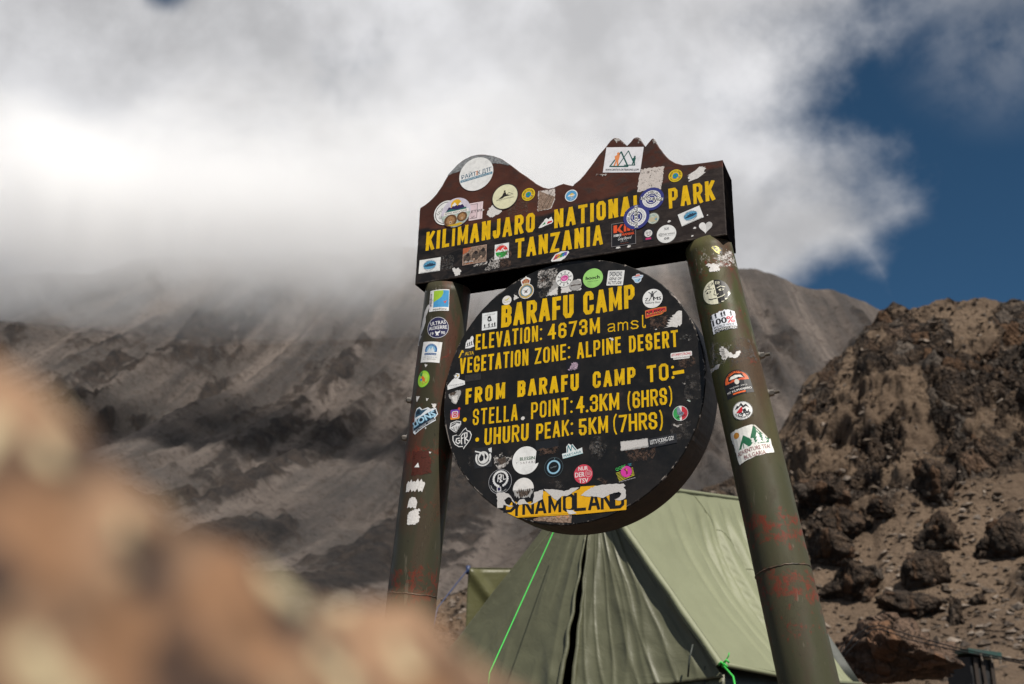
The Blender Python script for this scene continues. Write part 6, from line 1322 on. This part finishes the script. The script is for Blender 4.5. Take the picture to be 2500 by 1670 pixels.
k.torn([(-.95, -.78), (.95, -.72), (.98, .8), (.5, .98), (-.9, .82)], 'e9ecf4', .02).t('100', -.28, .1, .52, '26272c', 1.1, .04).t('%', .58, .1, .56, 'd03444', .58, .03).t('WORLD WIDE', 0, -.33, .2, '34363c', 1.6, .01).rect(-.78, -.76, .93, -.48, '23252a').t('ADVENTURES', .07, -.62, .2, 'f0f0f0', 1.6, .012)
for i, x in enumerate((-.85, -.48, -.02, .2, .68)): hiker(k, x, .42 + .04 * (i % 2), .44, '232428')
k.done()
k = R_(8, (235, 835), (310, 832), 'dull grey streaked rectangle of old glue, left half of the scuffed band', name=TN); k.torn([(-.72, -1.1), (.9, -.9), (1.1, .9), (-.7, 1.05)], 'streaked_glue', .04).torn([(-.72, -1.1), (.9, -.9), (1.1, .9), (-.7, 1.05)], 'glue_grey', .04).done()
k = R_(8, (400, 800), (490, 795), 'faint speckled rectangle of old glue, right half of the scuffed band', name=TN); k.torn([(-1, -.8), (.95, -.7), (.85, .8), (-1.0, .9)], 'glue_faint', .03).done()
k = R_(8, (330, 820), (400, 812), 'white torn scrap across the scuffed band', name=TN); k.torn([(-.9, .9), (-.5, .9), (-.1, .3), (.3, -.2), (.6, .1), (.98, .2), (.9, -.3), (.4, -.6), (-.1, -.3), (-.5, -.6), (-.9, -.3)], 'torn_paper', .07).done()
k = R_(8, (205, 925), (265, 905), 'thin white torn edges below the scuffed band', name=TN); k.torn([(-.2, -.3), (.9, -.1), (1.0, .15), (.2, .0), (-.3, .1)], 'torn_paper', .05, .15).done()
k = R_(8, (377, 1010), (467, 995), 'black arch-shaped sticker with an orange mountain and lettering')
k.poly([(-1.0, -1.02), (1.0, -.98), (.98, .1)] + [(.0 + .98 * math.cos(a), .1 + .92 * math.sin(a)) for a in np.linspace(.1, 3.04, 26)] + [(-.98, .1)], '1d1c1f').poly([(.88 * math.cos(a), .1 + .82 * math.sin(a)) for a in np.linspace(.0, 3.1416, 26)], 'ee6c34').poly([(-.62, .28), (-.5, .6), (0, .78), (.5, .62), (.64, .26), (.3, .1), (-.3, .08)], '1d1c1f').poly([(-.5, .35), (-.35, .55), (.0, .62), (.4, .52), (.52, .3), (.2, .4), (-.1, .34)], 'f0efe8').poly([(-.6, .12), (-.3, .3), (.1, .24), (.55, .3), (.6, .1)], 'd8552a').disc(0, .06, .17, 'dcd6cc', .22, 16).arc('GRAND EXPED', .78, 90, .13, '3a1a10', .01, cy=.1, sp=1.1).t('TANZANIA · AFRICA', 0, -.32, .11, 'e8e6e2', 1.3, .006).t('MT KILIMANJARO', .0, -.6, .17, 'f2f0ec', 1.8, .014).rect(-.5, -.88, .42, -.76, 'ee6c34').done()
k = R_(8, (412, 1196), (481, 1190), 'round white sticker with a motorbike and a red cape under black peaks')
k.disc(0, 0, 1, 'f0f0ee').ring(0, 0, .99, .1, '26262a').ring(0, 0, .94, .05, 'f0f0ee').poly([(-.75, .2), (-.45, .6), (-.3, .5), (-.05, .85), (.15, .5), (.4, .68), (.72, .2), (.4, .45), (.15, .3), (-.1, .55), (-.4, .3)], '2b2b2e').poly([(-.62, -.15), (-.2, .3), (.05, .45), (.02, .0), (-.1, -.3), (-.4, -.2)], 'cc2c36').disc(.12, .42, .12, '2b2b2e', n=10).poly([(.0, .1), (.3, .2), (.4, -.1), (.1, -.25)], '2b2b2e').ring(-.2, -.42, .24, .08, '2b2b2e', 18).ring(.48, -.35, .24, .08, '2b2b2e', 18).line([(-.2, -.4), (.15, -.25), (.5, -.3), (.6, .0)], .1, '2b2b2e').arc('MOTOHIPSTER', .74, 270, .2, '3a3a3e', .01, True).done()
k = R_(8, (472, 1402), (596, 1385), 'torn white sticker with green mountains, tent and two pine trees')
k.torn([(-1.0, -.62), (-.95, -.92), (-.7, -.88), (1.0, -.72), (.98, -.3), (1.02, .02), (.8, .0), (.45, .55), (.3, .9), (-.98, .92), (-1.05, .6), (-.98, .0)], 'f0efe8', .012).disc(-.66, .62, .17, 'c98a30', n=20).poly([(-.75, -.18), (-.55, .12), (-.3, .48), (-.05, .22), (.1, -.02), (-.1, -.2)], '2a6e4c').poly([(.0, .2), (.3, .82), (.55, .45), (.92, .02), (.85, -.18), (.1, -.18), (.18, .0)], '2a6e4c').poly([(-.62, -.22), (-.42, .1), (-.22, -.18)], 'eef0ea').line([(-.42, .08), (-.45, -.2)], .04, '2a6e4c').poly([(-.1, .3), (.05, .12), (.0, -.02), (.2, -.2), (.32, -.2), (.12, -.02), (.16, .14)], 'eef0ea')
for x, h in ((.38, .62), (.66, .45)):
    for j in range(3): k.poly([(x - h * (.32 - .07 * j), -.14 + h * .28 * j), (x + h * (.32 - .07 * j), -.12 + h * .28 * j), (x + .01, -.14 + h * (.28 * j + .42))], 'eef0ea')
    k.line([(x, -.18), (x, -.1)], .05, 'eef0ea')
k.t('ADVENTURE TEA!', -.02, -.38, .22, '8a3038', 1.74, .0).t('BULGARIA', -.02, -.68, .22, '8a3038', 1.1, .0).poly([(.3, .88), (.42, .84), (.86, .1), (.8, .06)], 'd8d4c8').done()
k = R_(8, (540, 890), (546, 890), 'white sliver on the outer edge of the post', name=TN); k.torn([(-1, -2), (1, -1.5), (.6, 2), (-.6, 1.6)], 'torn_paper', .2, .8).done()

# ------------------------------------------------------------------ cloud lying on the upper mountain
CL_X, CL_Y, CL_Z, CB_0, CB_X, CS_0, CS_1, CDENS = -130, 430, 300, 196, 0.17, -70, 10, 0.075
cm_, k = material('cloud_vapour')
for nd in list(cm_.node_tree.nodes): cm_.node_tree.nodes.remove(nd)
k = NT(cm_.node_tree)
P = k.n('ShaderNodeNewGeometry').outputs['Position']
rel = k.vm('SUBTRACT', P, tuple(CAM))
fx = k.vm('DOT_PRODUCT', rel, (_r0[0], _r0[1], 0.0), out=1); fy = k.vm('DOT_PRODUCT', rel, (math.sin(YAW), math.cos(YAW), 0.0), out=1)
sz = k.n('ShaderNodeSeparateXYZ'); k.put(sz.inputs[0], rel); fz = sz.outputs[2]
n1 = k.noise(k.vm('MULTIPLY', P, (1, 1, 1.5)), 0.0075, 5, 0.55, 0.3); n2 = k.noise(P, 0.032, 6, 0.62, 0.6)
nn = k.m('ADD', k.m('MULTIPLY', n1, 0.58), k.m('MULTIPLY', n2, 0.42))
# the cloud base: height above which it thickens, lower towards the left
base = k.m('ADD', k.m('MULTIPLY', fx, CB_X), CB_0)
hgt_ = k.m('DIVIDE', k.m('SUBTRACT', fz, base), 42.0)
top = k.mr(k.m('ADD', fz, k.m('MULTIPLY', k.m('SUBTRACT', n1, 0.5), 160.0)), 276, 203)
side = k.mr(k.m('SUBTRACT', fx, k.m('MULTIPLY', fz, 0.42)), CS_1, CS_0)
side = k.m('MULTIPLY', side, top)
d = k.m('ADD', hgt_, k.m('MULTIPLY', k.m('SUBTRACT', nn, 0.5), 9.5))
d = k.m('MULTIPLY', k.mr(d, 0.0, 2.2), side)
thin = k.m('MULTIPLY', k.mr(k.m('ADD', hgt_, k.m('MULTIPLY', k.m('SUBTRACT', nn, 0.5), 9.5)), -2.6, 0.4), k.m('MULTIPLY', side, 0.07))
pv = k.n('ShaderNodeVolumePrincipled')
pv.inputs['Color'].default_value = (0.990, 0.991, 0.996, 1); pv.inputs['Anisotropy'].default_value = 0.0
k.put(pv.inputs['Density'], k.m('MULTIPLY', k.m('ADD', d, thin), CDENS))
om = k.n('ShaderNodeOutputMaterial'); k.t.links.new(pv.outputs[0], om.inputs['Volume'])
bm = bmesh.new(); bmesh.ops.create_icosphere(bm, subdivisions=4, radius=1.0)
for v in bm.verts:
    v.co *= 1 + 0.12 * mnoise.noise(v.co * 2.0)
    v.co = Vector((v.co.x * 360, v.co.y * 62, v.co.z * 140))
o = bm_obj('cloud', bm, cm_, smooth=True)
o.matrix_world = Matrix.Translation(Vector((CAM[0], CAM[1], CAM[2])) + FW * CL_Y + RT * CL_X + UP * CL_Z) @ Matrix.Rotation(-YAW, 4, 'Z')
tag(o, kind='stuff')
